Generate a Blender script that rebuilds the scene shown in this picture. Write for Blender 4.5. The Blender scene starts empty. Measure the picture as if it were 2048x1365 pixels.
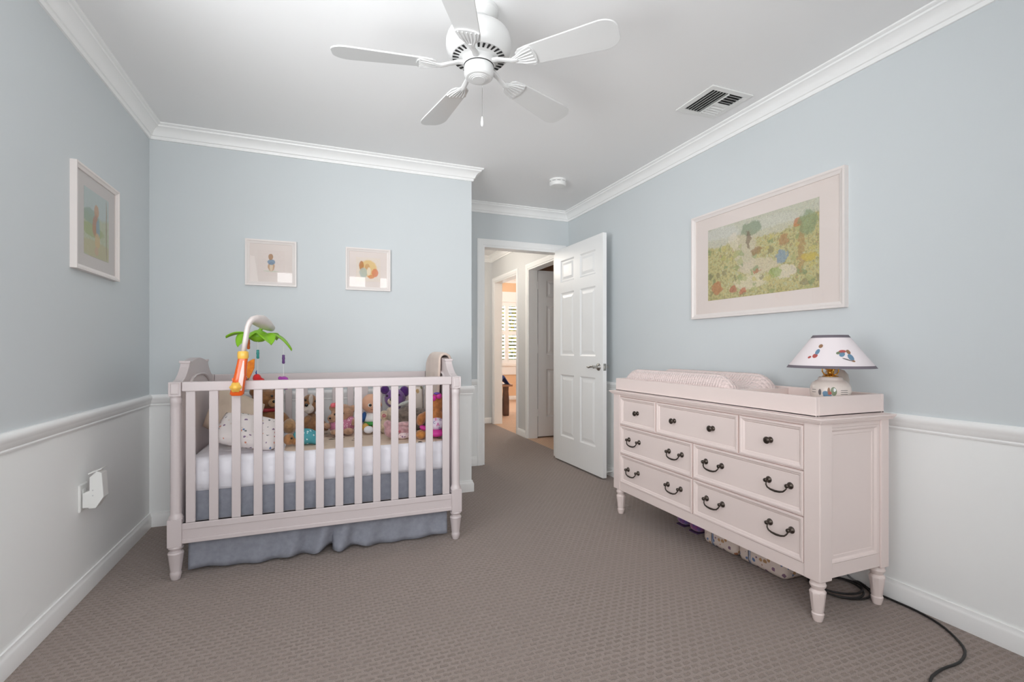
import bpy, bmesh, math, random
from mathutils import Vector, Matrix
random.seed(7)
PI = math.pi
SC = bpy.context.scene
COL = SC.collection

# ------------------------------------------------------------------ camera
F_PX, PSI, V0, CAMH = 970.8, 0.3743, 700.1, 1.0748      # focal length in pixels of the 2048x1365 frame
cam = bpy.data.cameras.new('camera'); camo = bpy.data.objects.new('camera', cam); COL.objects.link(camo)
camo.location = (0, 0, CAMH); camo.rotation_euler = (PI/2, 0, -PSI)
cam.sensor_fit = 'HORIZONTAL'; cam.sensor_width = 36.0; cam.lens = F_PX/2048*36
cam.shift_y = (V0-682.5)/2048; cam.clip_start = 0.02
SC.camera = camo
# ------------------------------------------------------------------ light and exposure
SC.view_settings.view_transform = 'Standard'
SC.view_settings.look = 'None'
SC.view_settings.gamma = 1.0
SC.view_settings.use_curve_mapping = False
SC.view_settings.exposure = -0.08
SC.cycles.use_denoising = True
SC.cycles.max_bounces = 12
SC.cycles.diffuse_bounces = 8
SC.cycles.sample_clamp_indirect = 6.0
world = bpy.data.worlds.new('sky'); SC.world = world; world.use_nodes = True
wn = world.node_tree.nodes; wl = world.node_tree.links
wn['Background'].inputs[0].default_value = (0.80, 0.90, 1.0, 1)
wn['Background'].inputs[1].default_value = 0.5

def area(name, loc, rot, sx, sy, power, color=(1, 1, 1), spread=180):
    l = bpy.data.lights.new(name, 'AREA'); l.shape = 'RECTANGLE'; l.size = sx; l.size_y = sy
    l.energy = power; l.color = color; l.spread = math.radians(spread)
    o = bpy.data.objects.new(name, l); COL.objects.link(o); o.location = loc; o.rotation_euler = rot
    return o
# daylight through the three sashes of the window behind the camera and through the shutters of the far bedroom
WIN = [(-0.62, 0.02), (0.10, 0.657), (0.80, 1.10)]
WZ0, WZ1 = 0.80, 2.22
YREAR = -0.55
PR, RT, RS = 28, 0.10, 180                       # power per 0.6 m of sash, upward tilt (added to brighten the ceiling), spread
PL, LT, LA, LS = 26, 0.20, 0.74, 100
for i, (a, b) in enumerate(WIN):
    area('window_daylight', ((a+b)/2, YREAR-0.13, (WZ0+WZ1)/2), (PI/2+RT, 0, 0), b-a, WZ1-WZ0, PR*(b-a)/0.6, (0.965, 0.985, 1.0), RS)
LWIN = (0.40, 1.75)                             # window in the left wall, beside the camera
area('window_daylight', (-0.9715-0.13, sum(LWIN)/2, (WZ0+WZ1)/2), (PI/2+LT, 0, -PI/2+LA), LWIN[1]-LWIN[0], WZ1-WZ0, PL, (0.965, 0.985, 1.0), LS)
area('far_window_daylight', (3.75, 10.7, 3.1), (-PI/2+0.62, 0, 0), 2.6, 1.3, 700, (0.97, 0.985, 1.0))

# ------------------------------------------------------------------ pixel helper (a pixel gives a direction, Y the distance)
CS, SN = math.cos(PSI), math.sin(PSI)
def T(px, py, Y):
    a = (px-1024)/F_PX; b = (V0-py)/F_PX
    d = Y/(CS-SN*a)
    return Vector((d*(CS*a+SN), Y, CAMH+d*b))
def S(px, Y):
    a = (px-1024)/F_PX
    return Y/(CS-SN*a)/F_PX

# ------------------------------------------------------------------ materials
def lin(c):
    return tuple(((v/255)/12.92 if v/255 <= 0.04045 else ((v/255+0.055)/1.055)**2.4) for v in c)+(1.0,)
MATS = {}
def mat(name, rgb, rough=0.5, metal=0.0, bump=None, var=None, spec=0.5, sheen=0.0, emit=None):
    if name in MATS: return MATS[name]
    m = bpy.data.materials.new(name); m.use_nodes = True; MATS[name] = m
    nt = m.node_tree; b = nt.nodes['Principled BSDF']
    b.inputs['Base Color'].default_value = lin(rgb); b.inputs['Roughness'].default_value = rough
    b.inputs['Metallic'].default_value = metal; b.inputs['Specular IOR Level'].default_value = spec
    if sheen: b.inputs['Sheen Weight'].default_value = sheen
    if emit:
        b.inputs['Emission Color'].default_value = lin(rgb); b.inputs['Emission Strength'].default_value = emit
    co = nt.nodes.new('ShaderNodeTexCoord')
    if var:                                             # (scale, second colour)
        n = nt.nodes.new('ShaderNodeTexNoise'); n.inputs['Scale'].default_value = var[0]; n.inputs['Detail'].default_value = 4
        nt.links.new(co.outputs['Object'], n.inputs['Vector'])
        r = nt.nodes.new('ShaderNodeValToRGB'); r.color_ramp.elements[0].position = 0.35; r.color_ramp.elements[1].position = 0.65
        r.color_ramp.elements[0].color = lin(rgb); r.color_ramp.elements[1].color = lin(var[1])
        nt.links.new(n.outputs['Fac'], r.inputs['Fac']); nt.links.new(r.outputs['Color'], b.inputs['Base Color'])
    if bump:                                            # (scale, strength, distance)
        n = nt.nodes.new('ShaderNodeTexNoise'); n.inputs['Scale'].default_value = bump[0]; n.inputs['Detail'].default_value = 5
        nt.links.new(co.outputs['Object'], n.inputs['Vector'])
        bp = nt.nodes.new('ShaderNodeBump'); bp.inputs['Strength'].default_value = bump[1]; bp.inputs['Distance'].default_value = bump[2]
        nt.links.new(n.outputs['Fac'], bp.inputs['Height']); nt.links.new(bp.outputs['Normal'], b.inputs['Normal'])
    return m

def mat_print(name, base, cols, scale, size=0.28, rough=0.85, seed=0.0):
    """cloth with small scattered motifs (voronoi cells in several colours)"""
    m = mat(name, base, rough, spec=0.2)
    nt = m.node_tree; b = nt.nodes['Principled BSDF']; co = nt.nodes['Texture Coordinate']
    mp = nt.nodes.new('ShaderNodeMapping'); mp.inputs['Location'].default_value = (seed, seed*1.7, seed*0.6)
    nz = nt.nodes.new('ShaderNodeTexNoise'); nz.inputs['Scale'].default_value = scale*2.2
    mx = nt.nodes.new('ShaderNodeMix'); mx.data_type = 'RGBA'; mx.blend_type = 'LINEAR_LIGHT'; mx.inputs[0].default_value = 0.25/scale
    nt.links.new(co.outputs['Object'], mp.inputs['Vector']); nt.links.new(mp.outputs['Vector'], nz.inputs['Vector'])
    nt.links.new(mp.outputs['Vector'], mx.inputs[6]); nt.links.new(nz.outputs['Color'], mx.inputs[7])
    v = nt.nodes.new('ShaderNodeTexVoronoi'); v.inputs['Scale'].default_value = scale
    nt.links.new(mx.outputs[2], v.inputs['Vector'])
    lt = nt.nodes.new('ShaderNodeMath'); lt.operation = 'LESS_THAN'; lt.inputs[1].default_value = size
    nt.links.new(v.outputs['Distance'], lt.inputs[0])
    sp = nt.nodes.new('ShaderNodeSeparateColor'); nt.links.new(v.outputs['Color'], sp.inputs[0])
    r = nt.nodes.new('ShaderNodeValToRGB'); r.color_ramp.interpolation = 'CONSTANT'
    e = r.color_ramp.elements
    while len(e) < len(cols): e.new(0.5)
    for i, c in enumerate(cols): e[i].position = i/len(cols); e[i].color = lin(c)
    nt.links.new(sp.outputs[0], r.inputs['Fac'])
    x = nt.nodes.new('ShaderNodeMix'); x.data_type = 'RGBA'; x.inputs[6].default_value = lin(base)
    nt.links.new(lt.outputs[0], x.inputs[0]); nt.links.new(r.outputs['Color'], x.inputs[7]); nt.links.new(x.outputs[2], b.inputs['Base Color'])
    return m

def mat_paint(name, base, noisecols, layers, ax=(1, 2), scale=14.0, warp=0.05, amount=0.85, ink=0.0):
    """loose watercolour: noise-driven washes plus soft-edged dabs (cu, cv, ru, rv, rgb) in the 0..1 frame of the sheet"""
    m = mat(name, base, 0.6, spec=0.3)
    nt = m.node_tree; L = nt.links; b = nt.nodes['Principled BSDF']; co = nt.nodes['Texture Coordinate']
    sx = nt.nodes.new('ShaderNodeSeparateXYZ'); L.new(co.outputs['Generated'], sx.inputs[0])
    nz = nt.nodes.new('ShaderNodeTexNoise'); nz.inputs['Scale'].default_value = scale*1.6; nz.inputs['Detail'].default_value = 3
    L.new(co.outputs['Object'], nz.inputs['Vector'])
    sc = nt.nodes.new('ShaderNodeSeparateColor'); L.new(nz.outputs['Color'], sc.inputs[0])
    uv = []
    for k in range(2):
        w = nt.nodes.new('ShaderNodeMath'); w.operation = 'MULTIPLY_ADD'; w.inputs[1].default_value = warp; L.new(sc.outputs[k], w.inputs[0])
        s2 = nt.nodes.new('ShaderNodeMath'); s2.operation = 'SUBTRACT'; s2.inputs[1].default_value = warp*0.5
        L.new(sx.outputs[ax[k]], s2.inputs[0]); L.new(s2.outputs[0], w.inputs[2]); uv.append(w)
    n2 = nt.nodes.new('ShaderNodeTexNoise'); n2.inputs['Scale'].default_value = scale*2.4; n2.inputs['Detail'].default_value = 6; n2.inputs['Roughness'].default_value = 0.65
    L.new(co.outputs['Object'], n2.inputs['Vector'])
    r = nt.nodes.new('ShaderNodeValToRGB'); e = r.color_ramp.elements
    while len(e) < len(noisecols): e.new(0.5)
    for i, c in enumerate(noisecols): e[i].position = 0.33+0.34*i/max(1, len(noisecols)-1); e[i].color = lin(c)
    L.new(n2.outputs['Fac'], r.inputs['Fac'])
    cur = r.outputs['Color']
    for (cu, cv, ru, rv, rgb) in layers:
        q = []
        for k, (cc, rr) in enumerate(((cu, ru), (cv, rv))):
            a = nt.nodes.new('ShaderNodeMath'); a.operation = 'SUBTRACT'; a.inputs[1].default_value = cc; L.new(uv[k].outputs[0], a.inputs[0])
            d = nt.nodes.new('ShaderNodeMath'); d.operation = 'DIVIDE'; d.inputs[1].default_value = rr; L.new(a.outputs[0], d.inputs[0])
            p = nt.nodes.new('ShaderNodeMath'); p.operation = 'POWER'; p.inputs[1].default_value = 2; L.new(d.outputs[0], p.inputs[0]); q.append(p)
        ad = nt.nodes.new('ShaderNodeMath'); ad.operation = 'ADD'; L.new(q[0].outputs[0], ad.inputs[0]); L.new(q[1].outputs[0], ad.inputs[1])
        mr = nt.nodes.new('ShaderNodeMapRange'); mr.inputs[1].default_value = 1.15; mr.inputs[2].default_value = 0.75
        mr.inputs[3].default_value = 0; mr.inputs[4].default_value = amount; L.new(ad.outputs[0], mr.inputs[0])
        x = nt.nodes.new('ShaderNodeMix'); x.data_type = 'RGBA'; L.new(mr.outputs[0], x.inputs[0]); L.new(cur, x.inputs[6])
        x.inputs[7].default_value = lin(rgb); cur = x.outputs[2]
    if ink:                                             # loose pen outlines
        ve = nt.nodes.new('ShaderNodeTexVoronoi'); ve.feature = 'DISTANCE_TO_EDGE'; ve.inputs['Scale'].default_value = ink
        wv = nt.nodes.new('ShaderNodeMix'); wv.data_type = 'RGBA'; wv.blend_type = 'LINEAR_LIGHT'; wv.inputs[0].default_value = 0.05
        L.new(co.outputs['Object'], wv.inputs[6]); L.new(nz.outputs['Color'], wv.inputs[7]); L.new(wv.outputs[2], ve.inputs['Vector'])
        mr = nt.nodes.new('ShaderNodeMapRange'); mr.inputs[1].default_value = 0.02; mr.inputs[2].default_value = 0.09; mr.inputs[3].default_value = 0.32; mr.inputs[4].default_value = 0.0; L.new(ve.outputs['Distance'], mr.inputs[0])
        x = nt.nodes.new('ShaderNodeMix'); x.data_type = 'RGBA'; x.inputs[7].default_value = lin((104, 96, 78)); L.new(mr.outputs[0], x.inputs[0]); L.new(cur, x.inputs[6]); cur = x.outputs[2]
    L.new(cur, b.inputs['Base Color'])
    return m

def mat_two_tone(name, low, high, z):
    """wall painted in two colours: white wainscot below the chair rail, pale grey blue above"""
    m = mat(name, high, 0.75, spec=0.25, bump=(220, 0.05, 0.001))
    nt = m.node_tree; b = nt.nodes['Principled BSDF']
    g = nt.nodes.new('ShaderNodeNewGeometry'); sx = nt.nodes.new('ShaderNodeSeparateXYZ'); nt.links.new(g.outputs['Position'], sx.inputs[0])
    gt = nt.nodes.new('ShaderNodeMath'); gt.operation = 'GREATER_THAN'; gt.inputs[1].default_value = z; nt.links.new(sx.outputs[2], gt.inputs[0])
    x = nt.nodes.new('ShaderNodeMix'); x.data_type = 'RGBA'; x.inputs[6].default_value = lin(low); x.inputs[7].default_value = lin(high)
    nt.links.new(gt.outputs[0], x.inputs[0]); nt.links.new(x.outputs[2], b.inputs['Base Color'])
    return m

def mat_carpet(name, light, dark):
    m = mat(name, light, 0.95, spec=0.1, sheen=0.15)
    nt = m.node_tree; L = nt.links; b = nt.nodes['Principled BSDF']; co = nt.nodes['Texture Coordinate']
    nz = nt.nodes.new('ShaderNodeTexNoise'); nz.inputs['Scale'].default_value = 90; L.new(co.outputs['Object'], nz.inputs['Vector'])
    mx = nt.nodes.new('ShaderNodeMix'); mx.data_type = 'RGBA'; mx.blend_type = 'LINEAR_LIGHT'; mx.inputs[0].default_value = 0.007
    L.new(co.outputs['Object'], mx.inputs[6]); L.new(nz.outputs['Color'], mx.inputs[7])
    br = nt.nodes.new('ShaderNodeTexBrick'); br.offset = 0.5
    br.inputs['Scale'].default_value = 1.0; br.inputs['Brick Width'].default_value = 0.037; br.inputs['Row Height'].default_value = 0.024
    br.inputs['Mortar Size'].default_value = 0.0078; br.inputs['Mortar Smooth'].default_value = 0.5
    br.inputs['Color1'].default_value = lin(dark); br.inputs['Color2'].default_value = lin(tuple(c*1.05 for c in dark)); br.inputs['Mortar'].default_value = lin(light)
    L.new(mx.outputs[2], br.inputs['Vector'])
    n2 = nt.nodes.new('ShaderNodeTexNoise'); n2.inputs['Scale'].default_value = 420; n2.inputs['Detail'].default_value = 3; L.new(co.outputs['Object'], n2.inputs['Vector'])
    n3 = nt.nodes.new('ShaderNodeTexNoise'); n3.inputs['Scale'].default_value = 2.2; n3.inputs['Detail'].default_value = 3; L.new(co.outputs['Object'], n3.inputs['Vector'])
    # patches where the pile is brushed the other way hide the pattern a little
    fl = nt.nodes.new('ShaderNodeMapRange'); fl.inputs[1].default_value = 0.4; fl.inputs[2].default_value = 0.62; fl.inputs[3].default_value = 0.0; fl.inputs[4].default_value = 0.55
    L.new(n3.outputs['Fac'], fl.inputs[0])
    x = nt.nodes.new('ShaderNodeMix'); x.data_type = 'RGBA'; x.inputs[7].default_value = lin(tuple((a*2+c)/3 for a, c in zip(light, dark)))
    L.new(fl.outputs[0], x.inputs[0]); L.new(br.outputs['Color'], x.inputs[6])
    hv = nt.nodes.new('ShaderNodeMix'); hv.data_type = 'RGBA'; hv.blend_type = 'OVERLAY'; hv.inputs[0].default_value = 0.8
    L.new(x.outputs[2], hv.inputs[6]); L.new(n2.outputs['Fac'], hv.inputs[7]); L.new(hv.outputs[2], b.inputs['Base Color'])
    ad = nt.nodes.new('ShaderNodeMath'); ad.operation = 'MULTIPLY_ADD'; ad.inputs[1].default_value = 0.5
    L.new(n2.outputs['Fac'], ad.inputs[0]); L.new(br.outputs['Fac'], ad.inputs[2])
    bp = nt.nodes.new('ShaderNodeBump'); bp.inputs['Strength'].default_value = 0.6; bp.inputs['Distance'].default_value = 0.004
    L.new(ad.outputs[0], bp.inputs['Height']); L.new(bp.outputs['Normal'], b.inputs['Normal'])
    return m

def mat_glass(name):
    m = bpy.data.materials.new(name); m.use_nodes = True; nt = m.node_tree; nt.nodes.remove(nt.nodes['Principled BSDF'])
    t = nt.nodes.new('ShaderNodeBsdfTransparent'); g = nt.nodes.new('ShaderNodeBsdfGlossy'); g.inputs['Roughness'].default_value = 0.01
    fr = nt.nodes.new('ShaderNodeFresnel'); ge = nt.nodes.new('ShaderNodeNewGeometry'); mr = nt.nodes.new('ShaderNodeMapRange'); mr.inputs[3].default_value = 1.5; mr.inputs[4].default_value = 1/1.5
    nt.links.new(ge.outputs['Backfacing'], mr.inputs[0]); nt.links.new(mr.outputs[0], fr.inputs['IOR'])
    x = nt.nodes.new('ShaderNodeMixShader'); o = nt.nodes['Material Output']
    nt.links.new(fr.outputs[0], x.inputs[0]); nt.links.new(t.outputs[0], x.inputs[1]); nt.links.new(g.outputs[0], x.inputs[2]); nt.links.new(x.outputs[0], o.inputs[0])
    return m

WALLC, WHITE = (209, 214, 216), (246, 247, 246)
m_wall = mat_two_tone('wall_paint', WHITE, WALLC, 0.76)
m_ceil = mat('ceiling_paint', (242, 242, 242), 0.85, spec=0.2, bump=(260, 0.04, 0.001))
m_trim = mat('trim_paint', (247, 247, 246), 0.35)
m_hall = mat('hall_paint', (216, 217, 217), 0.7, spec=0.25)
m_peach = mat('peach_paint', (232, 196, 160), 0.8)
m_brownwall = mat('brown_paint', (168, 128, 104), 0.8)
m_carpet = mat_carpet('carpet_loop_pile', (154, 140, 133), (134, 121, 114))
m_carpet2 = mat_carpet('carpet_tan_pile', (205, 172, 146), (186, 152, 126))
m_crib = mat('crib_lacquer', (203, 192, 192), 0.35)
m_dress = mat('dresser_lacquer', (235, 219, 214), 0.36)
m_bronze = mat('dark_bronze', (84, 76, 70), 0.32, metal=0.9)
m_nickel = mat('brushed_nickel', (176, 174, 170), 0.32, metal=1.0)
m_brass = mat('polished_brass', (214, 160, 70), 0.15, metal=1.0)
m_plastic = mat('white_plastic', (232, 232, 230), 0.35)
m_fan = mat('fan_white_enamel', (212, 212, 211), 0.28)
m_dark = mat('dark_void', (35, 34, 34), 0.8)
m_black = mat('black_rubber', (28, 26, 26), 0.5)
m_glass = mat_glass('clear_glass')

# ------------------------------------------------------------------ mesh builder
class MB:
    def __init__(s): s.v = []; s.f = []
    def add(s, vs, fs):
        k = len(s.v); s.v += [tuple(v) for v in vs]; s.f += [[i+k for i in f] for f in fs]; return s
    def box(s, x0, x1, y0, y1, z0, z1):
        return s.add([(x, y, z) for z in (z0, z1) for y in (y0, y1) for x in (x0, x1)],
                     [(0, 2, 3, 1), (4, 5, 7, 6), (0, 1, 5, 4), (2, 6, 7, 3), (0, 4, 6, 2), (1, 3, 7, 5)])
    def lathe(s, prof, n=24, M=None, wave=None):
        M = M or Matrix(); vs = []; fs = []
        for j, (r, z) in enumerate(prof):
            for i in range(n):
                a = 2*PI*i/n; rr = r*(1+(wave[1]*math.cos(wave[0]*a) if wave and wave[2] <= j <= wave[3] else 0))
                vs.append(M @ Vector((rr*math.cos(a), rr*math.sin(a), z)))
        for j in range(len(prof)-1):
            for i in range(n): fs.append((j*n+i, j*n+(i+1) % n, (j+1)*n+(i+1) % n, (j+1)*n+i))
        fs.append(tuple(range(n-1, -1, -1))); fs.append(tuple((len(prof)-1)*n+i for i in range(n)))
        return s.add(vs, fs)
    def tube(s, path, r, n=8, closed=False, flat=1.0):
        P = [Vector(p) for p in path]; N = len(P); vs = []; fs = []
        up = Vector((0, 0, 1)); prev = None
        for k in range(N):
            if closed: t = P[(k+1) % N]-P[k-1]
            else: t = P[min(k+1, N-1)]-P[max(k-1, 0)]
            t.normalize()
            if prev is None:
                a = up if abs(t.z) < 0.9 else Vector((1, 0, 0)); u = t.cross(a).normalized()
            else:
                u = (prev-t*prev.dot(t)); u = u.normalized() if u.length > 1e-6 else t.orthogonal().normalized()
            prev = u; w = t.cross(u); rr = r[k] if isinstance(r, (list, tuple)) else r
            for i in range(n):
                a = 2*PI*i/n; vs.append(P[k]+u*rr*math.cos(a)+w*rr*flat*math.sin(a))
        for k in range(N if closed else N-1):
            for i in range(n): fs.append((k*n+i, k*n+(i+1) % n, ((k+1) % N)*n+(i+1) % n, ((k+1) % N)*n+i))
        if not closed: fs.append(tuple(range(n))); fs.append(tuple((N-1)*n+i for i in range(n)))
        return s.add(vs, fs)
    def prism(s, poly, o, u, v, n, t):
        """polygon (a,b) in the plane o+a*u+b*v, extruded t along n"""
        o, u, v, n = map(Vector, (o, u, v, n)); k = len(poly)
        vs = [o+u*a+v*b for a, b in poly]+[o+u*a+v*b+n*t for a, b in poly]
        fs = [tuple(range(k)), tuple(range(2*k-1, k-1, -1))]+[(i, (i+1) % k, (i+1) % k+k, i+k) for i in range(k)]
        return s.add(vs, fs)
    def rings(s, o, u, v, n, w, h, rs, closed=False):
        """raised or sunk rectangular field: rings of (inset, height along n); closed with a cap"""
        o, u, v, n = map(Vector, (o, u, v, n)); vs = []; fs = []
        for ins, d in rs:
            vs += [o+u*a+v*b+n*d for a, b in ((ins, ins), (w-ins, ins), (w-ins, h-ins), (ins, h-ins))]
        for j in range(len(rs)-1):
            for i in range(4): fs.append((j*4+i, j*4+(i+1) % 4, j*4+4+(i+1) % 4, j*4+4+i))
        k = 4*(len(rs)-1); fs.append((k, k+1, k+2, k+3))
        if closed: fs.append((3, 2, 1, 0))
        return s.add(vs, fs)
    def ell(s, c, r, n=14, m=9, R=None):
        c = Vector(c); R = R or Matrix.Identity(3); vs = [c+R @ Vector((0, 0, -r[2]))]; fs = []
        for j in range(1, m):
            t = PI*j/m
            for i in range(n):
                a = 2*PI*i/n; vs.append(c+R @ Vector((r[0]*math.sin(t)*math.cos(a), r[1]*math.sin(t)*math.sin(a), -r[2]*math.cos(t))))
        vs.append(c+R @ Vector((0, 0, r[2])))
        for i in range(n): fs.append((0, 1+(i+1) % n, 1+i))
        for j in range(m-2):
            for i in range(n): fs.append((1+j*n+i, 1+j*n+(i+1) % n, 1+(j+1)*n+(i+1) % n, 1+(j+1)*n+i))
        k = 1+(m-2)*n
        for i in range(n): fs.append((k+i, k+(i+1) % n, len(vs)-1))
        return s.add(vs, fs)
    def grid(s, fn, nu, nv):
        vs = [fn(i/nu, j/nv) for j in range(nv+1) for i in range(nu+1)]
        return s.add(vs, [(j*(nu+1)+i, j*(nu+1)+i+1, (j+1)*(nu+1)+i+1, (j+1)*(nu+1)+i) for j in range(nv) for i in range(nu)])
    def sweep(s, path, prof, inward):
        """moulding: profile (offset from wall, z) swept along wall corners with mitres; inward = list of unit offsets per corner"""
        vs = []; k = len(prof)
        for p, q in zip(path, inward):
            vs += [(p[0]+q[0]*o, p[1]+q[1]*o, z) for o, z in prof]
        fs = []
        for j in range(len(path)-1):
            for i in range(k): fs.append((j*k+i, j*k+(i+1) % k, (j+1)*k+(i+1) % k, (j+1)*k+i))
        fs.append(tuple(range(k))); fs.append(tuple((len(path)-1)*k+i for i in range(k)))
        return s.add(vs, fs)
    def build(s, name, material, parent=None, local=False, smooth=False, bevel=0.0, solid=0.0, sub=0, auto=None):
        off = Vector((0, 0, 0))
        if parent is not None and not local: off = parent.matrix_world.translation if parent.parent is None else OFF.get(parent.name, Vector((0, 0, 0)))
        me = bpy.data.meshes.new(name); me.from_pydata([tuple(Vector(v)-off) for v in s.v], [], s.f)
        bm = bmesh.new(); bm.from_mesh(me); bmesh.ops.recalc_face_normals(bm, faces=bm.faces[:]); bm.to_mesh(me); bm.free()
        me.materials.append(material)
        if smooth or auto:
            me.polygons.foreach_set('use_smooth', [True]*len(me.polygons))
            if auto: me.set_sharp_from_angle(angle=math.radians(auto))
        o = bpy.data.objects.new(name, me); COL.objects.link(o)
        if parent is not None: o.parent = parent
        OFF[o.name] = off
        if solid:
            md = o.modifiers.new('thickness', 'SOLIDIFY'); md.thickness = solid; md.offset = 0
        if sub:
            md = o.modifiers.new('smooth', 'SUBSURF'); md.levels = sub; md.render_levels = sub
        if bevel:
            md = o.modifiers.new('bevel', 'BEVEL'); md.width = bevel; md.segments = 2; md.limit_method = 'ANGLE'; md.angle_limit = math.radians(50)
        return o
OFF = {}
def tag(o, label, cat, group=None):
    o['label'] = label; o['category'] = cat
    if group: o['group'] = group
    return o
def thing(name, label, cat, loc=(0, 0, 0), rotz=0.0, group=None):
    o = bpy.data.objects.new(name, None); COL.objects.link(o); o.location = loc; o.rotation_euler = (0, 0, rotz); o.empty_display_size = 0.05
    o.matrix_world = Matrix.Translation(Vector(loc)) @ Matrix.Rotation(rotz, 4, 'Z')
    return tag(o, label, cat, group)
def struct(o): o['kind'] = 'structure'; return o
def copy_part(o, parent, loc=None, rot=None, name=None):
    c = o.copy(); COL.objects.link(c); c.parent = parent
    if loc is not None: c.location = loc
    if rot is not None: c.rotation_euler = rot
    OFF[c.name] = OFF.get(o.name, Vector((0, 0, 0)))
    return c
def rot_to(d):
    return Vector((0, 0, 1)).rotation_difference(Vector(d)).to_matrix().to_4x4()

# ------------------------------------------------------------------ room shell
XL, XR, YB, YA, XC, CE = -0.9715, 2.3016, 3.5454, 4.3163, 1.0626, 2.44
struct(MB().box(-1.10, 2.32, YREAR-0.12, 6.86, -0.10, 0).build('floor', m_carpet))
struct(MB().box(-1.10, 2.46, YREAR-0.12, YA+0.12, CE, CE+0.1).build('ceiling', m_ceil))
struct(MB().box(XL-0.12, XL, YREAR-0.12, LWIN[0], 0, CE).box(XL-0.12, XL, LWIN[1], YA+0.12, 0, CE).box(XL-0.12, XL, LWIN[0], LWIN[1], 0, WZ0).box(XL-0.12, XL, LWIN[0], LWIN[1], WZ1, CE).build('wall_left', m_wall))
w = bpy.data.objects.new('window_5', None); COL.objects.link(w); w.location = (XL, sum(LWIN)/2, WZ0); w.matrix_world = Matrix.Translation(w.location); struct(w)
struct(MB().box(XL, XC, YB, YA+0.12, 0, CE).build('wall_back', m_wall))
struct(MB().box(XR, XR+0.12, YREAR-0.12, YA, 0, CE).build('wall_right', m_wall))
DX0, DX1, DZ = 1.402, 2.215, 2.055            # bedroom doorway
struct(MB().box(XC, DX0, YA, YA+0.12, 0, CE).box(DX1, XR+0.12, YA, YA+0.12, 0, CE).box(DX0, DX1, YA, YA+0.12, DZ, CE).build('wall_alcove', m_wall))
mb = MB(); xs = [XL-0.12]
mb.box(XL-0.12, XR+0.12, YREAR-0.12, YREAR, 0, WZ0).box(XL-0.12, XR+0.12, YREAR-0.12, YREAR, WZ1, CE)
edges = [XL-0.12]+[v for w in WIN for v in w]+[XR+0.12]
for i in range(0, len(edges), 2): mb.box(edges[i], edges[i+1], YREAR-0.12, YREAR, WZ0, WZ1)
struct(mb.build('wall_rear', m_wall))
for i, (a, b) in enumerate(WIN):                # double-hung sashes behind the camera
    w = bpy.data.objects.new('window_%d' % (i+1), None); COL.objects.link(w); w.location = ((a+b)/2, YREAR, WZ0); w.matrix_world = Matrix.Translation(w.location); struct(w)
    MB().box(a, b, YREAR-0.09, YREAR+0.0, WZ0, WZ0+0.04).box(a, b, YREAR-0.09, YREAR, WZ1-0.04, WZ1).box(a, a+0.035, YREAR-0.09, YREAR, WZ0, WZ1).box(b-0.035, b, YREAR-0.09, YREAR, WZ0, WZ1).box(a, b, YREAR-0.07, YREAR-0.03, 1.46, 1.50).build('window_frame', m_trim, w)
    mm = MB()
    for z0, z1 in ((WZ0+0.04, 1.46), (1.50, WZ1-0.04)):
        for k in (1,): mm.box(a, b, YREAR-0.055, YREAR-0.045, z0+(z1-z0)*0.5-0.008, z0+(z1-z0)*0.5+0.008)
        mm.box((a+b)/2-0.008, (a+b)/2+0.008, YREAR-0.055, YREAR-0.045, z0, z1)
    mm.build('muntin', m_trim, w)
    for z0, z1 in ((WZ0+0.04, 1.46), (1.50, WZ1-0.04)):
        MB().add([(a+0.035, YREAR-0.05, z0), (b-0.035, YREAR-0.05, z0), (b-0.035, YREAR-0.05, z1), (a+0.035, YREAR-0.05, z1)], [(0, 1, 2, 3)]).build('pane', m_glass, w)

a, b = LWIN
MB().box(XL-0.09, XL, a, b, WZ0, WZ0+0.04).box(XL-0.09, XL, a, b, WZ1-0.04, WZ1).box(XL-0.09, XL, a, a+0.035, WZ0, WZ1).box(XL-0.09, XL, b-0.035, b, WZ0, WZ1).box(XL-0.07, XL-0.03, a, b, 1.46, 1.50).box(XL-0.09, XL, (a+b)/2-0.03, (a+b)/2+0.03, WZ0, WZ1).build('window_frame', m_trim, bpy.data.objects['window_5'])
for y0, y1 in ((a+0.035, (a+b)/2-0.03), ((a+b)/2+0.03, b-0.035)):
    for z0, z1 in ((WZ0+0.04, 1.46), (1.50, WZ1-0.04)): MB().add([(XL-0.05, y0, z0), (XL-0.05, y1, z0), (XL-0.05, y1, z1), (XL-0.05, y0, z1)], [(0, 1, 2, 3)]).build('pane', m_glass, bpy.data.objects['window_5'])

for nm, lo, hi, ax_ in (('rear', WIN[0][0], WIN[-1][1], 0), ('left', LWIN[0], LWIN[1], 1)):
    m = MB()
    for a, b, z0, z1, d in ((lo-0.06, lo, WZ0, WZ1+0.06, 0.014), (hi, hi+0.06, WZ0, WZ1+0.06, 0.014), (lo, hi, WZ1, WZ1+0.06, 0.014), (lo-0.08, hi+0.08, WZ0-0.002, WZ0+0.022, 0.045)):
        if ax_ == 0: m.box(a, b, YREAR, YREAR+d, z0, z1)
        else: m.box(XL, XL+d, a, b, z0, z1)
    struct(m.build('trim_window_'+nm, m_trim))

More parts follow.
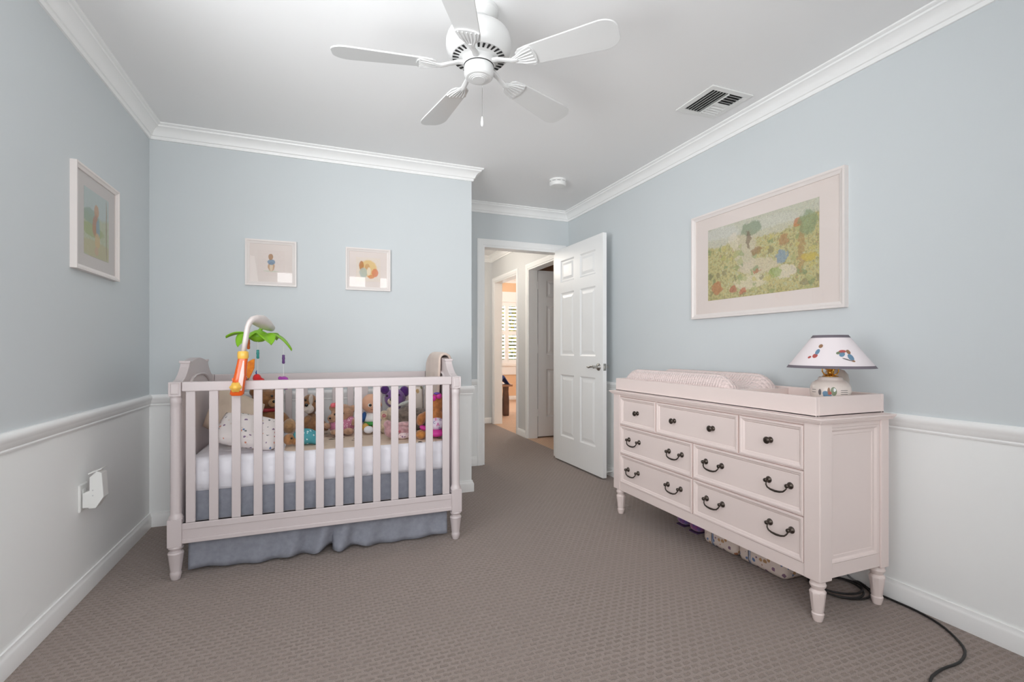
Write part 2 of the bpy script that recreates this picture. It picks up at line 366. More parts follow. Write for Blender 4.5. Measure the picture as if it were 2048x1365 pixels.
# mouldings: corner path seen from inside, with the inward offset direction at each corner
C = {'rl': (XL, YREAR), 'bl': (XL, YB), 'bc': (XC, YB), 'ac': (XC, YA), 'ar': (XR, YA), 'rr': (XR, YREAR)}
IN = {'rl': (1, 1), 'bl': (1, -1), 'bc': (1, -1), 'ac': (1, -1), 'ar': (-1, -1), 'rr': (-1, 1)}
segs = [('rl', 'bl', 'left'), ('bl', 'bc', 'back'), ('bc', 'ac', 'return'), ('ac', 'ar', 'alcove'), ('ar', 'rr', 'right'), ('rr', 'rl', 'rear')]
crown = [(0, 2.354), (0.010, 2.354), (0.013, 2.362), (0.013, 2.371), (0.020, 2.374), (0.024, 2.384), (0.030, 2.397), (0.040, 2.408), (0.052, 2.416), (0.060, 2.419), (0.062, 2.427), (0.070, 2.429), (0.0755, 2.434), (0.0755, CE), (0, CE)]
rail = [(0, 0.735), (0.008, 0.735), (0.010, 0.741), (0.007, 0.746), (0.011, 0.750), (0.013, 0.764), (0.018, 0.772), (0.021, 0.781), (0.021, 0.791), (0.017, 0.797), (0.012, 0.802), (0, 0.802)]
base = [(0, 0), (0.015, 0), (0.015, 0.060), (0.012, 0.068), (0.008, 0.074), (0.007, 0.083), (0, 0.083)]
tn = 0
for a, b, side in segs:
    tn += 1
    struct(MB().sweep([C[a], C[b]], crown, [IN[a], IN[b]]).build('trim_%d' % tn, m_trim, auto=40))
def railbase(path, inn, side):
    global tn
    tn += 1
    struct(MB().sweep(path, rail, inn).build('trim_%d' % tn, m_trim, auto=40))
    struct(MB().sweep(path, base, inn).build('baseboard_'+side, m_trim, auto=40))
for a, b, side in segs:
    if side == 'alcove':
        railbase([C['ac'], (DX0-0.058, YA)], [IN['ac'], (0, -1)], 'alcove_left')
        railbase([(DX1+0.058, YA), C['ar']], [(0, -1), IN['ar']], 'alcove_right')
    else: railbase([C[a], C[b]], [IN[a], IN[b]], side)

# door casing and jamb of the bedroom doorway
cas = [(0, 0), (0, 0.012), (0.008, 0.016), (0.020, 0.016), (0.030, 0.012), (0.046, 0.012), (0.052, 0.009), (0.056, 0.006), (0.056, 0)]
def casing(name, o, u, w, h, n, material):
    """mitred casing round an opening: o lower corner of opening, u along the wall, n out of the wall"""
    o, u, n = Vector(o), Vector(u), Vector(n); z = Vector((0, 0, 1)); m = MB(); k = len(cas)
    vs = []
    for base_pt, out in ((o, -u), (o+z*h, -u+z), (o+u*w+z*h, u+z), (o+u*w, u)):
        vs += [base_pt+out*(0.056-a)+n*d for a, d in cas]
    fs = [(j*k+i, j*k+(i+1) % k, (j+1)*k+(i+1) % k, (j+1)*k+i) for j in range(3) for i in range(k)]
    fs += [tuple(range(k)), tuple(3*k+i for i in range(k))]
    return struct(m.add(vs, fs).build(name, material, auto=40))
casing('trim_20', (DX0, YA, 0), (1, 0, 0), DX1-DX0, DZ, (0, -1, 0), m_trim)
struct(MB().box(DX0, DX0+0.018, YA, YA+0.12, 0, DZ-0.018).box(DX1-0.018, DX1, YA, YA+0.12, 0, DZ-0.018).box(DX0, DX1, YA, YA+0.12, DZ-0.018, DZ).box(DX0+0.018, DX0+0.03, YA+0.05, YA+0.09, 0, DZ-0.018).build('trim_21', m_trim))
MBs = MB().box(DX0+0.0185, DX0+0.020, YA+0.012, YA+0.04, 0.90, 0.96); struct(MBs.build('trim_22', m_nickel))

# six-panel door leaf: local x along the leaf from the hinge, y through the thickness, z up
def door(name, hinge, rotz, w, h, t, handle=True, hinges=False, flip=1):
    d = bpy.data.objects.new(name, None); COL.objects.link(d); d.location = hinge; d.rotation_euler = (0, 0, rotz)
    d.matrix_world = Matrix.Translation(Vector(hinge)) @ Matrix.Rotation(rotz, 4, 'Z'); struct(d)
    sw, mid = 0.115, 0.105; pw = (w-2*sw-mid)/2
    cols = [(sw, sw+pw), (sw+pw+mid, w-sw)]
    rows = [(0.235, 0.825), (1.005, 1.605), (1.705, 1.915)]
    m = MB(); zc = [0.0]+[v for r in rows for v in r]+[h]
    for a, b in ((0, sw), (sw+pw, sw+pw+mid), (w-sw, w)): m.box(a, b, -t/2, t/2, 0, h)
    for a, b in cols:
        for i in range(0, len(zc), 2): m.box(a, b, -t/2, t/2, zc[i], zc[i+1])
    leaf = m.build('leaf', m_trim, d, local=True)
    rs = [(0, 0.0), (0.006, -0.004), (0.014, -0.009), (0.026, -0.009), (0.050, -0.003)]
    for a, b in cols:
        for z0, z1 in rows:
            MB().rings((a, -t/2, z0), (1, 0, 0), (0, 0, 1), (0, -1, 0), b-a, z1-z0, rs).rings((a, t/2, z0), (1, 0, 0), (0, 0, 1), (0, 1, 0), b-a, z1-z0, rs).build('panel', m_trim, leaf, local=True)
    if handle:
        for sgn in (-1, 1):
            R = rot_to((0, sgn, 0))
            mm = MB().lathe([(0.030, 0), (0.032, 0.003), (0.029, 0.008), (0.014, 0.011), (0.011, 0.020), (0.011, 0.045), (0.013, 0.050), (0.010, 0.056)], 20, Matrix.Translation((w-0.062, sgn*t/2, 0.917)) @ R)
            x0 = w-0.062; y0 = sgn*(t/2+0.046)
            mm.tube([(x0, y0, 0.917), (x0-0.03, y0, 0.922), (x0-0.06, y0, 0.918), (x0-0.09, y0, 0.910), (x0-0.112, y0, 0.915)], [0.010, 0.009, 0.008, 0.007, 0.006], 8)
            mm.build('lever_handle', m_nickel, d, local=True, smooth=True)
        MB().box(w-0.001, w+0.0015, -0.0125, 0.0125, 0.888, 0.946).box(w+0.0015, w+0.011, -0.006, 0.006, 0.906, 0.928).build('latch_plate', m_nickel, d, local=True)
    if hinges:
        for z in (0.25, 1.02, 1.80): MB().lathe([(0.006, 0), (0.007, 0.002), (0.007, 0.088), (0.006, 0.09)], 10, Matrix.Translation((-0.004, -t/2-0.004, z))).build('hinge', m_trim, d, local=True)
    return d
hx, hy, ex, ey = 2.161, 4.298, 2.178, 3.450       # hinge edge and free edge of the leaf, middle of its thickness
door('door_1', (hx, hy, 0.014), math.atan2(ey-hy, ex-hx), math.hypot(ex-hx, ey-hy), 2.03, 0.035)

# ------------------------------------------------------------------ hall and the rooms beyond
HX = 2.33
HY0, HY1 = YA+0.12, 6.74
BO = (4.55, 5.40); AO = (5.77, 6.64)
m = MB()
m.box(HX, HX+0.12, HY0, BO[0], 0, CE).box(HX, HX+0.12, BO[1], AO[0], 0, CE).box(HX, HX+0.12, AO[1], HY1, 0, CE)
for a, b in (BO, AO): m.box(HX, HX+0.12, a, b, DZ, CE)
struct(m.build('wall_hall_right', m_hall))
struct(MB().box(0.9, HX+0.12, HY1, HY1+0.12, 0, CE).build('wall_hall_end', m_hall))
struct(MB().box(0.9, 1.0, HY0, HY1, 0, CE).build('wall_hall_left', m_hall))
struct(MB().box(0.9, HX+0.12, HY0, HY1+0.12, CE, CE+0.1).build('ceiling_hall', m_ceil))
struct(MB().sweep([(1.0, HY1), (HX, HY1)], crown, [(0, -1), (-1, -1)]).build('trim_30', m_trim, auto=40))
struct(MB().sweep([(HX, HY1), (HX, HY0)], crown, [(-1, -1), (-1, 1)]).build('trim_31', m_trim, auto=40))
struct(MB().sweep([(1.0, HY1), (HX, HY1)], base, [(0, -1), (-1, -1)]).build('baseboard_hall_end', m_trim, auto=40))
struct(MB().sweep([(HX, AO[0]-0.056), (HX, BO[1]+0.056)], base, [(-1, 0), (-1, 0)]).build('baseboard_hall_right', m_trim, auto=40))
casing('trim_32', (HX, BO[0], 0), (0, 1, 0), BO[1]-BO[0], DZ, (-1, 0, 0), m_trim)
casing('trim_33', (HX, AO[0], 0), (0, 1, 0), AO[1]-AO[0], DZ, (-1, 0, 0), m_trim)
for k, (a, b) in enumerate((BO, AO)):
    struct(MB().box(HX, HX+0.12, a, a+0.016, 0, DZ-0.016).box(HX, HX+0.12, b-0.016, b, 0, DZ-0.016).box(HX, HX+0.12, a, b, DZ-0.016, DZ).build('trim_%d' % (34+k), m_trim))
door('door_2', (HX+0.130, BO[1]+0.012, 0.014), 0.0, 0.78, 2.03, 0.035, handle=False, hinges=True)
struct(MB().box(HX+0.12, 4.3, 5.50, 5.56, 0, CE+0.2).build('wall_side_room', m_brownwall))
struct(MB().box(4.3, 4.36, 4.4, 5.56, 0, CE+0.2).box(HX+0.12, 4.36, 4.34, 4.40, 0, CE+0.2).build('wall_side_room_far', m_brownwall))
struct(MB().box(2.3, 4.36, 4.34, 5.56, CE+0.2, CE+0.3).build('ceiling_side_room', m_ceil))
struct(MB().box(2.32, 4.36, 4.34, 5.60, -0.1, 0).build('floor_side_room', m_carpet2))
RY1 = 9.75; RC = 2.60
struct(MB().box(2.32, 5.6, 5.60, RY1+0.1, -0.1, 0.0).build('floor_far_room', m_carpet2))
struct(MB().box(2.40, 5.6, 5.56, RY1+0.1, RC, RC+0.1).build('ceiling_far_room', m_ceil))
struct(MB().box(5.5, 5.6, 5.56, RY1+0.1, 0, RC).box(HX+0.12, 5.5, 5.56, 5.62, 0, RC).box(2.35, HX+0.12, HY1+0.12, RY1, 0, RC).box(HX, HX+0.12, 5.62, HY1+0.12, CE, RC).build('wall_far_room_sides', mat('cream_paint', (236, 230, 222), 0.8)))
FW = (3.065, 4.365, 0.78, 2.10)
struct(MB().box(2.35, FW[0], RY1, RY1+0.1, 0, RC).box(FW[1], 5.6, RY1, RY1+0.1, 0, RC).box(FW[0], FW[1], RY1, RY1+0.1, 0, FW[2]).box(FW[0], FW[1], RY1, RY1+0.1, FW[3], RC).build('wall_far_room', m_peach))
struct(MB().sweep([(2.45, RY1), (5.5, RY1)], [(a, z+RC-CE) for a, z in crown], [(0, -1), (0, -1)]).build('trim_40', m_trim, auto=40))
struct(MB().sweep([(2.45, RY1), (5.5, RY1)], base, [(0, -1), (0, -1)]).build('baseboard_far_room', m_trim, auto=40))
w = bpy.data.objects.new('window_4', None); COL.objects.link(w); w.location = (3.85, RY1, FW[2]); w.matrix_world = Matrix.Translation(w.location); struct(w)
MB().box(FW[0]-0.09, FW[1]+0.09, RY1-0.02, RY1, FW[3], FW[3]+0.22).box(FW[0]-0.09, FW[0], RY1-0.02, RY1, FW[2], FW[3]).box(FW[1], FW[1]+0.09, RY1-0.02, RY1, FW[2], FW[3]).box(FW[0]-0.1, FW[1]+0.1, RY1-0.045, RY1, FW[2]-0.05, FW[2]).box(FW[0]-0.09, FW[1]+0.09, RY1-0.02, RY1, FW[2]-0.24, FW[2]-0.05).build('window_casing', m_trim, w)
MB().add([(FW[0], RY1+0.088, FW[2]), (FW[1], RY1+0.088, FW[2]), (FW[1], RY1+0.088, FW[3]), (FW[0], RY1+0.088, FW[3])], [(0, 1, 2, 3)]).build('pane', m_glass, w)
npan = 4; pwid = (FW[1]-FW[0])/npan
for k in range(npan):
    a = FW[0]+k*pwid; b = a+pwid
    sh = MB().box(a, a+0.045, RY1+0.01, RY1+0.04, FW[2], FW[3]).box(b-0.045, b, RY1+0.01, RY1+0.04, FW[2], FW[3])
    for z in (FW[2], 1.40, FW[3]-0.08): sh.box(a+0.045, b-0.045, RY1+0.01, RY1+0.04, z, z+0.08)
    sh = sh.build('shutter_panel', m_trim, w)
    lv = None
    for z0, z1 in ((FW[2]+0.08, 1.40), (1.48, FW[3]-0.08)):
        n = 7
        for i in range(n):
            zc = z0+(z1-z0)*(i+0.5)/n
            if lv is None:
                lv0 = MB().prism([(-0.030, -0.021), (0.030, 0.013), (0.030, 0.021), (-0.030, -0.013)], (a+0.045, RY1+0.025, zc), (0, 1, 0), (0, 0, 1), (1, 0, 0), pwid-0.09).build('louver', m_trim, sh); lv = (lv0, zc)
            else: copy_part(lv[0], sh, loc=(0, 0, zc-lv[1]))
# hedge outside the far bedroom
rnd = random.Random(3); hm = MB()
for i in range(2600):
    c = Vector((rnd.uniform(2.6, 6.0), rnd.uniform(11.6, 12.3), rnd.uniform(-0.2, 2.9))); a = rnd.uniform(0, 6.28); l = rnd.uniform(0.05, 0.11)
    u = Vector((math.cos(a), rnd.uniform(-.5, .5), math.sin(a)))*l; v = Vector((-math.sin(a), rnd.uniform(-.5, .5), math.cos(a)))*l*0.5
    hm.add([c-u, c-v, c+u, c+v], [(0, 1, 2, 3)])
hd = tag(hm.build('hedge', mat('hedge_leaf', (72, 92, 40), 0.7, var=(3, (150, 150, 60)))), 'green hedge growing outside the far shuttered window', 'hedge'); hd['kind'] = 'stuff'
# brown table with a blue bundle in the far room
t = thing('wooden_table', 'low brown wooden table with tapered legs in the far peach room', 'table', (2.70, 7.62, 0))
m_wood = mat('brown_wood', (104, 76, 62), 0.45, var=(9, (90, 62, 50)))
MB().box(2.47, 2.895, 7.33, 7.92, 0.478, 0.515).build('table_top', mat('table_top_wood', (176, 132, 104), 0.4), t, bevel=0.006)
for (lx, ly) in ((2.80, 7.41), (2.56, 7.41), (2.80, 7.84), (2.56, 7.84)):
    MB().lathe([(0.055, 0), (0.060, 0.02), (0.062, 0.25), (0.050, 0.40), (0.055, 0.478)], 4, Matrix.Translation((lx, ly, 0)) @ Matrix.Rotation(PI/4, 4, 'Z')).build('leg', m_wood, t)
bl = MB().grid(lambda u, v: Vector((2.74+0.19*(u-0.5)+0.01*math.sin(9*v), 7.40+0.22*(v-0.5), 0.518+0.15*max(0, 1-abs(u-0.45)*2.1)*(0.75+0.25*math.sin(5*v)))), 14, 10)
tag(bl.build('cloth_bundle', mat('blue_cloth', (52, 66, 120), 0.85), smooth=True, solid=0.006), 'dark blue cloth bundle lying on the brown table', 'cloth')
# dome lamp and fill light added out of view to brighten the far room
t = thing('far_room_added_lamp', 'added unseen frosted dome lamp brightening the far peach room', 'ceiling light', (3.6, 7.9, RC))
MB().lathe([(0.16, 0), (0.165, -0.01), (0.16, -0.025)], 32, Matrix.Translation((3.6, 7.9, RC))).build('base_ring', m_nickel, t, auto=40)
MB().lathe([(0.155, -0.02), (0.14, -0.06), (0.09, -0.09), (0.001, -0.10)], 32, Matrix.Translation((3.6, 7.9, RC))).build('dome', mat('frosted_dome', (255, 248, 238), 0.5, emit=3), t, smooth=True)
fl_ = bpy.data.lights.new('far_room_fill', 'POINT'); fl_.energy = 48; fl_.shadow_soft_size = 0.12; fl_.color = (1, 0.97, 0.93)
fo = bpy.data.objects.new('far_room_fill', fl_); COL.objects.link(fo); fo.location = (3.6, 7.9, RC-0.25)
# recessed lamp in the hall ceiling
t = thing('hall_ceiling_light', 'round white flush ceiling light in the hall', 'ceiling light', (2.16, 6.08, CE))
MB().lathe([(0.125, 0), (0.130, -0.006), (0.128, -0.014), (0.112, -0.018), (0.105, -0.012)], 32, Matrix.Translation((2.16, 6.08, CE))).build('ring', m_plastic, t, auto=40)
MB().lathe([(0.106, -0.011), (0.10, -0.017), (0.02, -0.02), (0.001, -0.02)], 32, Matrix.Translation((2.16, 6.08, CE))).build('diffuser', mat('lamp_diffuser', (255, 246, 232), 0.5, emit=1.6), t, smooth=True)
hl = bpy.data.lights.new('hall_lamp', 'POINT'); hl.energy = 17; hl.shadow_soft_size = 0.1; hl.color = (1, 0.92, 0.82)
ho = bpy.data.objects.new('hall_lamp', hl); COL.objects.link(ho); ho.location = (1.45, 5.55, CE-0.30); ho.parent = None

# ------------------------------------------------------------------ crib
CX0, CX1, CY0, CY1, CZ = -0.634, 0.712, 2.690, 3.440, 0.924
crib = thing('crib', 'pale pinkish white wooden crib with turned posts and slatted sides', 'crib', ((CX0+CX1)/2, (CY0+CY1)/2, 0))
post_prof = [(0.0175, 0.0), (0.021, 0.012), (0.024, 0.026), (0.0235, 0.034), (0.0215, 0.038), (0.0225, 0.046), (0.031, 0.118), (0.033, 0.124), (0.030, 0.131), (0.022, 0.134), (0.022, 0.140), (0.030, 0.146), (0.032, 0.152), (0.029, 0.159)]
col_prof = [(0.030, 0.283), (0.029, 0.296), (0.024, 0.304), (0.022, 0.312), (0.0215, 0.80), (0.0215, 0.822), (0.0235, 0.826), (0.0235, 0.846), (0.0215, 0.850), (0.024, 0.854), (0.026, 0.860)]
p0 = None
for (x, y) in ((CX0, CY0), (CX1, CY0), (CX0, CY1), (CX1, CY1)):
    Mx = Matrix.Translation((x, y, 0))
    mb = MB().lathe(post_prof, 24, Mx, wave=(8, 0.05, 5, 6)).lathe(col_prof, 24, Mx, wave=(8, 0.035, 3, 4))
    mb.box(x-0.029, x+0.029, y-0.029, y+0.029, 0.158, 0.286)
    post = mb.build('post', m_crib, crib, auto=35, bevel=0.002)
    MB().box(x-0.025, x+0.025, y-0.0215, y+0.025, 0.858, CZ).rings((x-0.025, y-0.025, 0.858), (1, 0, 0), (0, 0, 1), (0, -1, 0), 0.05, CZ-0.858, [(0, -0.0035), (0, 0), (0.006, 0), (0.0085, -0.003), (0.011, 0.001)]).build('post_block', m_crib, post, bevel=0.002)
for y, nm in ((CY0, 'front'), (CY1, 'rear')):
    MB().box(CX0+0.026, CX1-0.026, y-0.016, y+0.016, CZ-0.045, CZ).build('top_rail', m_crib, crib, bevel=0.004)
    MB().box(CX0+0.026, CX1-0.026, y-0.014, y+0.016, 0.168, 0.262).box(CX0+0.026, CX1-0.026, y-0.019, y+0.010, 0.168, 0.188).box(CX0+0.026, CX1-0.026, y-0.018, y+0.010, 0.232, 0.262).build('bottom_rail', m_crib, crib, bevel=0.0025)
    s0 = None
    for k in range(14):
        x = -0.574+k*(0.655+0.574)/13
        if s0 is None:
            x00 = x; s0 = MB().box(x-0.0195, x+0.0195, y-0.008, y+0.008, 0.258, CZ-0.043).build('slat', m_crib, crib, bevel=0.003)
        else: copy_part(s0, crib, loc=(x-x00, 0, 0))
# curved end panels
ym = (CY0+CY1)/2
half = [(2.712, 0.205), (2.712, 0.925), (2.735, 0.928), (2.765, 0.938), (2.795, 0.954), (2.822, 0.973), (2.842, 0.990), (2.852, 1.006), (2.852, 1.013), (2.880, 1.013)]
arch = [(2.90, 1.016), (2.95, 1.024), (3.01, 1.031), (ym, 1.033)]
top = half+arch
poly = top+[(2*ym-a, z) for a, z in reversed(top[:-1])]
arch2 = [(2.80, 0.30), (2.80, 0.84), (2.815, 0.875), (2.85, 0.905), (2.90, 0.928), (2.97, 0.942), (ym, 0.946)]
arch2 = arch2+[(2*ym-a, z) for a, z in reversed(arch2[:-1])]
for x in (CX0, CX1):
    sg = 1 if x == CX0 else -1
    ep = MB().prism(poly, (x-0.020, 0, 0), (0, 1, 0), (0, 0, 1), (1, 0, 0), 0.040).build('end_panel', m_crib, crib, bevel=0.003)
    for s2 in (1, -1):
        pts = [(x+s2*0.021, a, z) for a, z in arch2]
        MB().tube(pts, 0.008, 6, closed=True).build('panel_moulding', m_crib, ep, auto=40)
    for yy in (2.866, 2*ym-2.866): MB().box(x-0.025, x+0.025, yy-0.020, yy+0.016, 1.008, 1.020).build('shoulder_cap', m_crib, ep, bevel=0.003)
MB().box(CX0+0.03, CX1-0.03, CY0+0.085, CY1-0.06, 0.360, 0.384).build('mattress_base', m_crib, crib)

# grey crib skirt: cloth hanging from the base to the carpet
m_skirt = mat('grey_linen', (150, 152, 162), 0.9, spec=0.15, bump=(500, 0.25, 0.001), var=(40, (140, 142, 152)))
def skirt_front(x0, x1, ph, ybase, flare):
    def fn(u, v):
        x = x0+(x1-x0)*u; z = 0.402-v*0.395
        gx = abs(x-0.02); near = math.exp(-(gx/0.22)**2)
        amp = v**1.4*(0.007+0.026*near)
        y = ybase-0.012*v+amp*math.sin(x*44+5*v+ph)+0.006*v*v*math.sin(x*13+1+ph)
        z += v*(0.012*max(0, math.sin(x*9+ph))+0.02*near*(0.5+0.5*math.sin(x*30+ph)))
        return Vector((x, y, z))
    return fn
sk = MB().grid(skirt_front(-0.595, 0.075, 0.4, 2.752, 1), 60, 16).grid(skirt_front(0.055, 0.675, 2.1, 2.760, 1), 56, 16)
sk.grid(lambda u, v: Vector((-0.592-0.012*v*math.sin(u*9), 2.775+0.62*u, 0.395-0.385*v)), 20, 8)
sk.grid(lambda u, v: Vector((0.672+0.012*v*math.sin(u*9), 2.775+0.62*u, 0.395-0.385*v)), 20, 8)
tag(sk.build('crib_skirt', m_skirt, smooth=True, solid=0.002), 'grey linen crib skirt hanging below the mattress to the carpet', 'bed skirt')

# mattress with quilted sides
ZM = 0.553
def rbox(x0, x1, y0, y1, z0, z1, r, seg=4):
    """rounded slab: outline rounded in plan, edges rounded top and bottom"""
    def outline(ins):
        pts = []
        for cx, cy, a0 in ((x1-r, y1-r, 0), (x0+r, y1-r, PI/2), (x0+r, y0+r, PI), (x1-r, y0+r, 1.5*PI)):
            for k in range(seg+1):
                a = a0+PI/2*k/seg; pts.append((cx+(r-ins)*math.cos(a), cy+(r-ins)*math.sin(a)))
        return pts
    return outline
m_quilt = mat('white_quilted_pad', (236, 234, 240), 0.85, spec=0.2)
nt = m_quilt.node_tree; co = nt.nodes['Texture Coordinate']
wv = nt.nodes.new('ShaderNodeTexVoronoi'); wv.inputs['Scale'].default_value = 17; wv.feature = 'SMOOTH_F1'
nt.links.new(co.outputs['Object'], wv.inputs['Vector']); bp = nt.nodes.new('ShaderNodeBump'); bp.inputs['Strength'].default_value = 0.8; bp.inputs['Distance'].default_value = 0.018
nt.links.new(wv.outputs['Distance'], bp.inputs['Height']); nt.links.new(bp.outputs['Normal'], nt.nodes['Principled BSDF'].inputs['Normal'])
def slab(x0, x1, y0, y1, z0, z1, r, e):
    ol = rbox(x0, x1, y0, y1, z0, z1, r); m = MB(); vs = []; n = len(ol(0))
    lv = [(e, z0), (e*0.3, z0+e*0.3), (0, z0+e), (0, z1-e), (e*0.3, z1-e*0.3), (e, z1)]
    for ins, z in lv: vs += [(a, b, z) for a, b in ol(ins)]
    fs = [(j*n+i, j*n+(i+1) % n, (j+1)*n+(i+1) % n, (j+1)*n+i) for j in range(len(lv)-1) for i in range(n)]
    fs += [tuple(range(n)), tuple((len(lv)-1)*n+i for i in range(n))]
    return m.add(vs, fs)
mt = thing('crib_mattress', 'white quilted crib mattress with a beige sheet inside the crib', 'mattress', (0.04, 3.07, 0.366))
slab(-0.600, 0.678, 2.735, 3.395, 0.385, 0.549, 0.05, 0.025).build('mattress_body', m_quilt, mt, smooth=True)
m_sheet = mat_print('beige_sheet', (206, 186, 168), [(206, 186, 168), (92, 84, 76), (196, 176, 160), (120, 108, 96)], 13, 0.20, seed=2.0)
slab(-0.185, 0.668, 2.755, 3.385, 0.53, ZM, 0.05, 0.012).build('folded_sheet', m_sheet, mt, smooth=True)

# pillows: u right, v up in the plane of the pillow
def pillow(name, label, cat, c, u, v, w, h, t, material, seam=True):
    c, u, v = Vector(c), Vector(u).normalized(), Vector(v).normalized(); n = u.cross(v).normalized()
    def side(sg):
        def fn(a, b):
            x, y = 2*a-1, 2*b-1
            th = max(0.0, (1-x**4)*(1-y**4))**0.55
            px = x*(1-0.06*(1-y*y)*0-0.05*(y*y)); py = y*(1-0.05*(x*x))
            wr = 1+0.03*math.sin(9*x+3*y)*math.cos(5*y)
            return c+u*px*w/2+v*py*h/2+n*sg*t/2*th*wr
        return fn
    m = MB().grid(side(1), 20, 16).grid(side(-1), 20, 16)
    o = m.build(name, material, smooth=True)
    bm = bmesh.new(); bm.from_mesh(o.data); bmesh.ops.remove_doubles(bm, verts=bm.verts[:], dist=0.0004); bmesh.ops.recalc_face_normals(bm, faces=bm.faces[:]); bm.to_mesh(o.data); bm.free()
    return tag(o, label, cat)
pc = T(424, 857, 3.02)
pillow('pillow', 'plain beige pillow leaning against the scrolled end of the crib', 'pillow', Vector((-0.452, 3.085, 0.712)), (0.87, -0.32, -0.38), (0.34, 0.25, 0.90), 0.28, 0.245, 0.12, mat('beige_cotton', (214, 196, 178), 0.85, spec=0.15, bump=(30, 0.2, 0.01)))
m_pp = mat_print('pillow_print', (236, 228, 226), [(190, 100, 106), (110, 134, 172), (214, 172, 120), (140, 116, 146), (120, 124, 126), (214, 150, 130), (226, 214, 208)], 40, 0.24, seed=1.2)
pc = T(499, 866, 2.86); pc.z = 0.655
pillow('pillow', 'white pillow printed with tiny coloured pictures lying by the brown teddy', 'pillow', pc, (0.96, -0.05, -0.22), (0.22, 0.72, 0.64), 0.30, 0.20, 0.09, m_pp)
m_fl = mat_print('floral_print', (222, 210, 200), [(176, 120, 110), (150, 150, 120), (190, 160, 120), (140, 110, 130)], 22, 0.30, seed=4.0)
pillow('pillow', 'small cream floral pillow standing behind the grey plush toy', 'pillow', Vector((0.598, 3.385, 0.693)), (1, 0, 0.03), (-0.03, 0.02, 1), 0.13, 0.27, 0.032, m_fl)

# ------------------------------------------------------------------ soft toys (blob centres and sizes read in pixels, at the depth Y each sits at)
def fur(name, rgb, dark=0.82): return mat(name, rgb, 0.95, spec=0.1, sheen=0.4, bump=(160, 0.5, 0.006), var=(45, tuple(c*dark for c in rgb)))
def blob(m, px, py, Y, rx, ry, rd=None, rot=0.0, dy=0.0):
    s = S(px, Y); c = T(px, py, Y); c.y += dy
    R = Matrix.Rotation(rot, 3, 'Y')
    return m.ell(c, (rx*s, (rd if rd is not None else min(rx, ry)*s), ry*s), R=R)
def plush(name, material, blobs, parent=None, Y=3.0, voxel=0.005):
    if name in ('ear', 'sleeve', 'leg', 'shoe') and len(blobs) > 1:
        for b in blobs: plush(name, material, [b], parent, Y, 0)
        return None
    m = MB()
    for b in blobs: blob(m, b[0], b[1], b[2] if b[2] else Y, *b[3:])
    o = m.build(name, material, parent, smooth=True)
    if voxel:
        md = o.modifiers.new('merge', 'REMESH'); md.mode = 'VOXEL'; md.voxel_size = voxel; md.use_smooth_shade = True
        md = o.modifiers.new('soften', 'SMOOTH'); md.factor = 0.5; md.iterations = 4
    return o
def dots(name, material, pts, parent, Y, r):
    for px, py, *rr in pts:
        k = rr[0] if rr else r
        m = MB(); c = T(px, py, Y); s = S(px, Y); m.ell(c, (k*s, k*s*0.6, k*s), 10, 7); m.build(name, material, parent, smooth=True)
m_eye = mat('black_bead', (24, 20, 20), 0.15)
def toy(name, label, px, py, Y): p = T(px, py, Y); return thing(name, label, 'soft toy', (p.x, p.y, ZM), group='soft toys in the crib')
# large brown teddy
Y = 3.24; t = toy('teddy_bear', 'large brown teddy bear with a red ribbon propped against the crib slats', 530, 850, Y)
m_br = fur('brown_plush', (150, 106, 70))
b1 = plush('body', m_br, [(530, 800, Y, 25, 23, 0.075), (507, 784, Y, 8, 8, 0.03), (556, 781, Y, 8, 8, 0.03), (533, 845, Y-0.02, 31, 30, 0.085), (505, 838, Y-0.04, 10, 22, 0.035, 0.4), (566, 838, Y-0.06, 11, 21, 0.04, -0.6)], t, Y)
plush('muzzle', fur('tan_plush', (196, 154, 110)), [(546, 806, Y-0.07, 9, 8, 0.02)], b1, Y, 0.004)
plush('foot', MATS['tan_plush'], [(579, 852, Y-0.14, 13, 15, 0.06)], t, Y)
dots('eye', m_eye, [(544, 792, 2.4), (560, 793, 2.4)], b1, Y-0.075, 2.4); dots('nose', m_eye, [(548, 803, 3)], b1, Y-0.095, 3)
c0 = T(531, 820, Y-0.015); MB().tube([(c0.x+0.062*math.cos(a), c0.y+0.068*math.sin(a), c0.z-0.006*math.sin(a)) for a in [2*PI*k/24 for k in range(24)]], 0.0075, 8, closed=True, flat=1.4).build('ribbon', mat('red_ribbon', (150, 30, 44), 0.5), t, smooth=True)
# little toy in teal clothes lying on the sheet
Y = 2.875; t = toy('plush_doll', 'small brown plush lying on the sheet in teal printed clothes', 600, 880, Y)
b1 = plush('body', fur('caramel_plush', (184, 132, 88)), [(578, 880, Y, 11, 11.5, 0.03), (590, 884, Y, 7, 7, 0.02)], t, Y, 0.004)
dots('eye', m_eye, [(583, 878, 2)], b1, Y-0.028, 2)
plush('clothes', mat_print('teal_print', (86, 160, 170), [(210, 230, 230), (60, 130, 146), (86, 160, 170)], 60, 0.3), [(612, 874, Y+0.02, 25, 16, 0.05, 0.1), (632, 880, Y+0.01, 12, 10, 0.04)], t, Y)
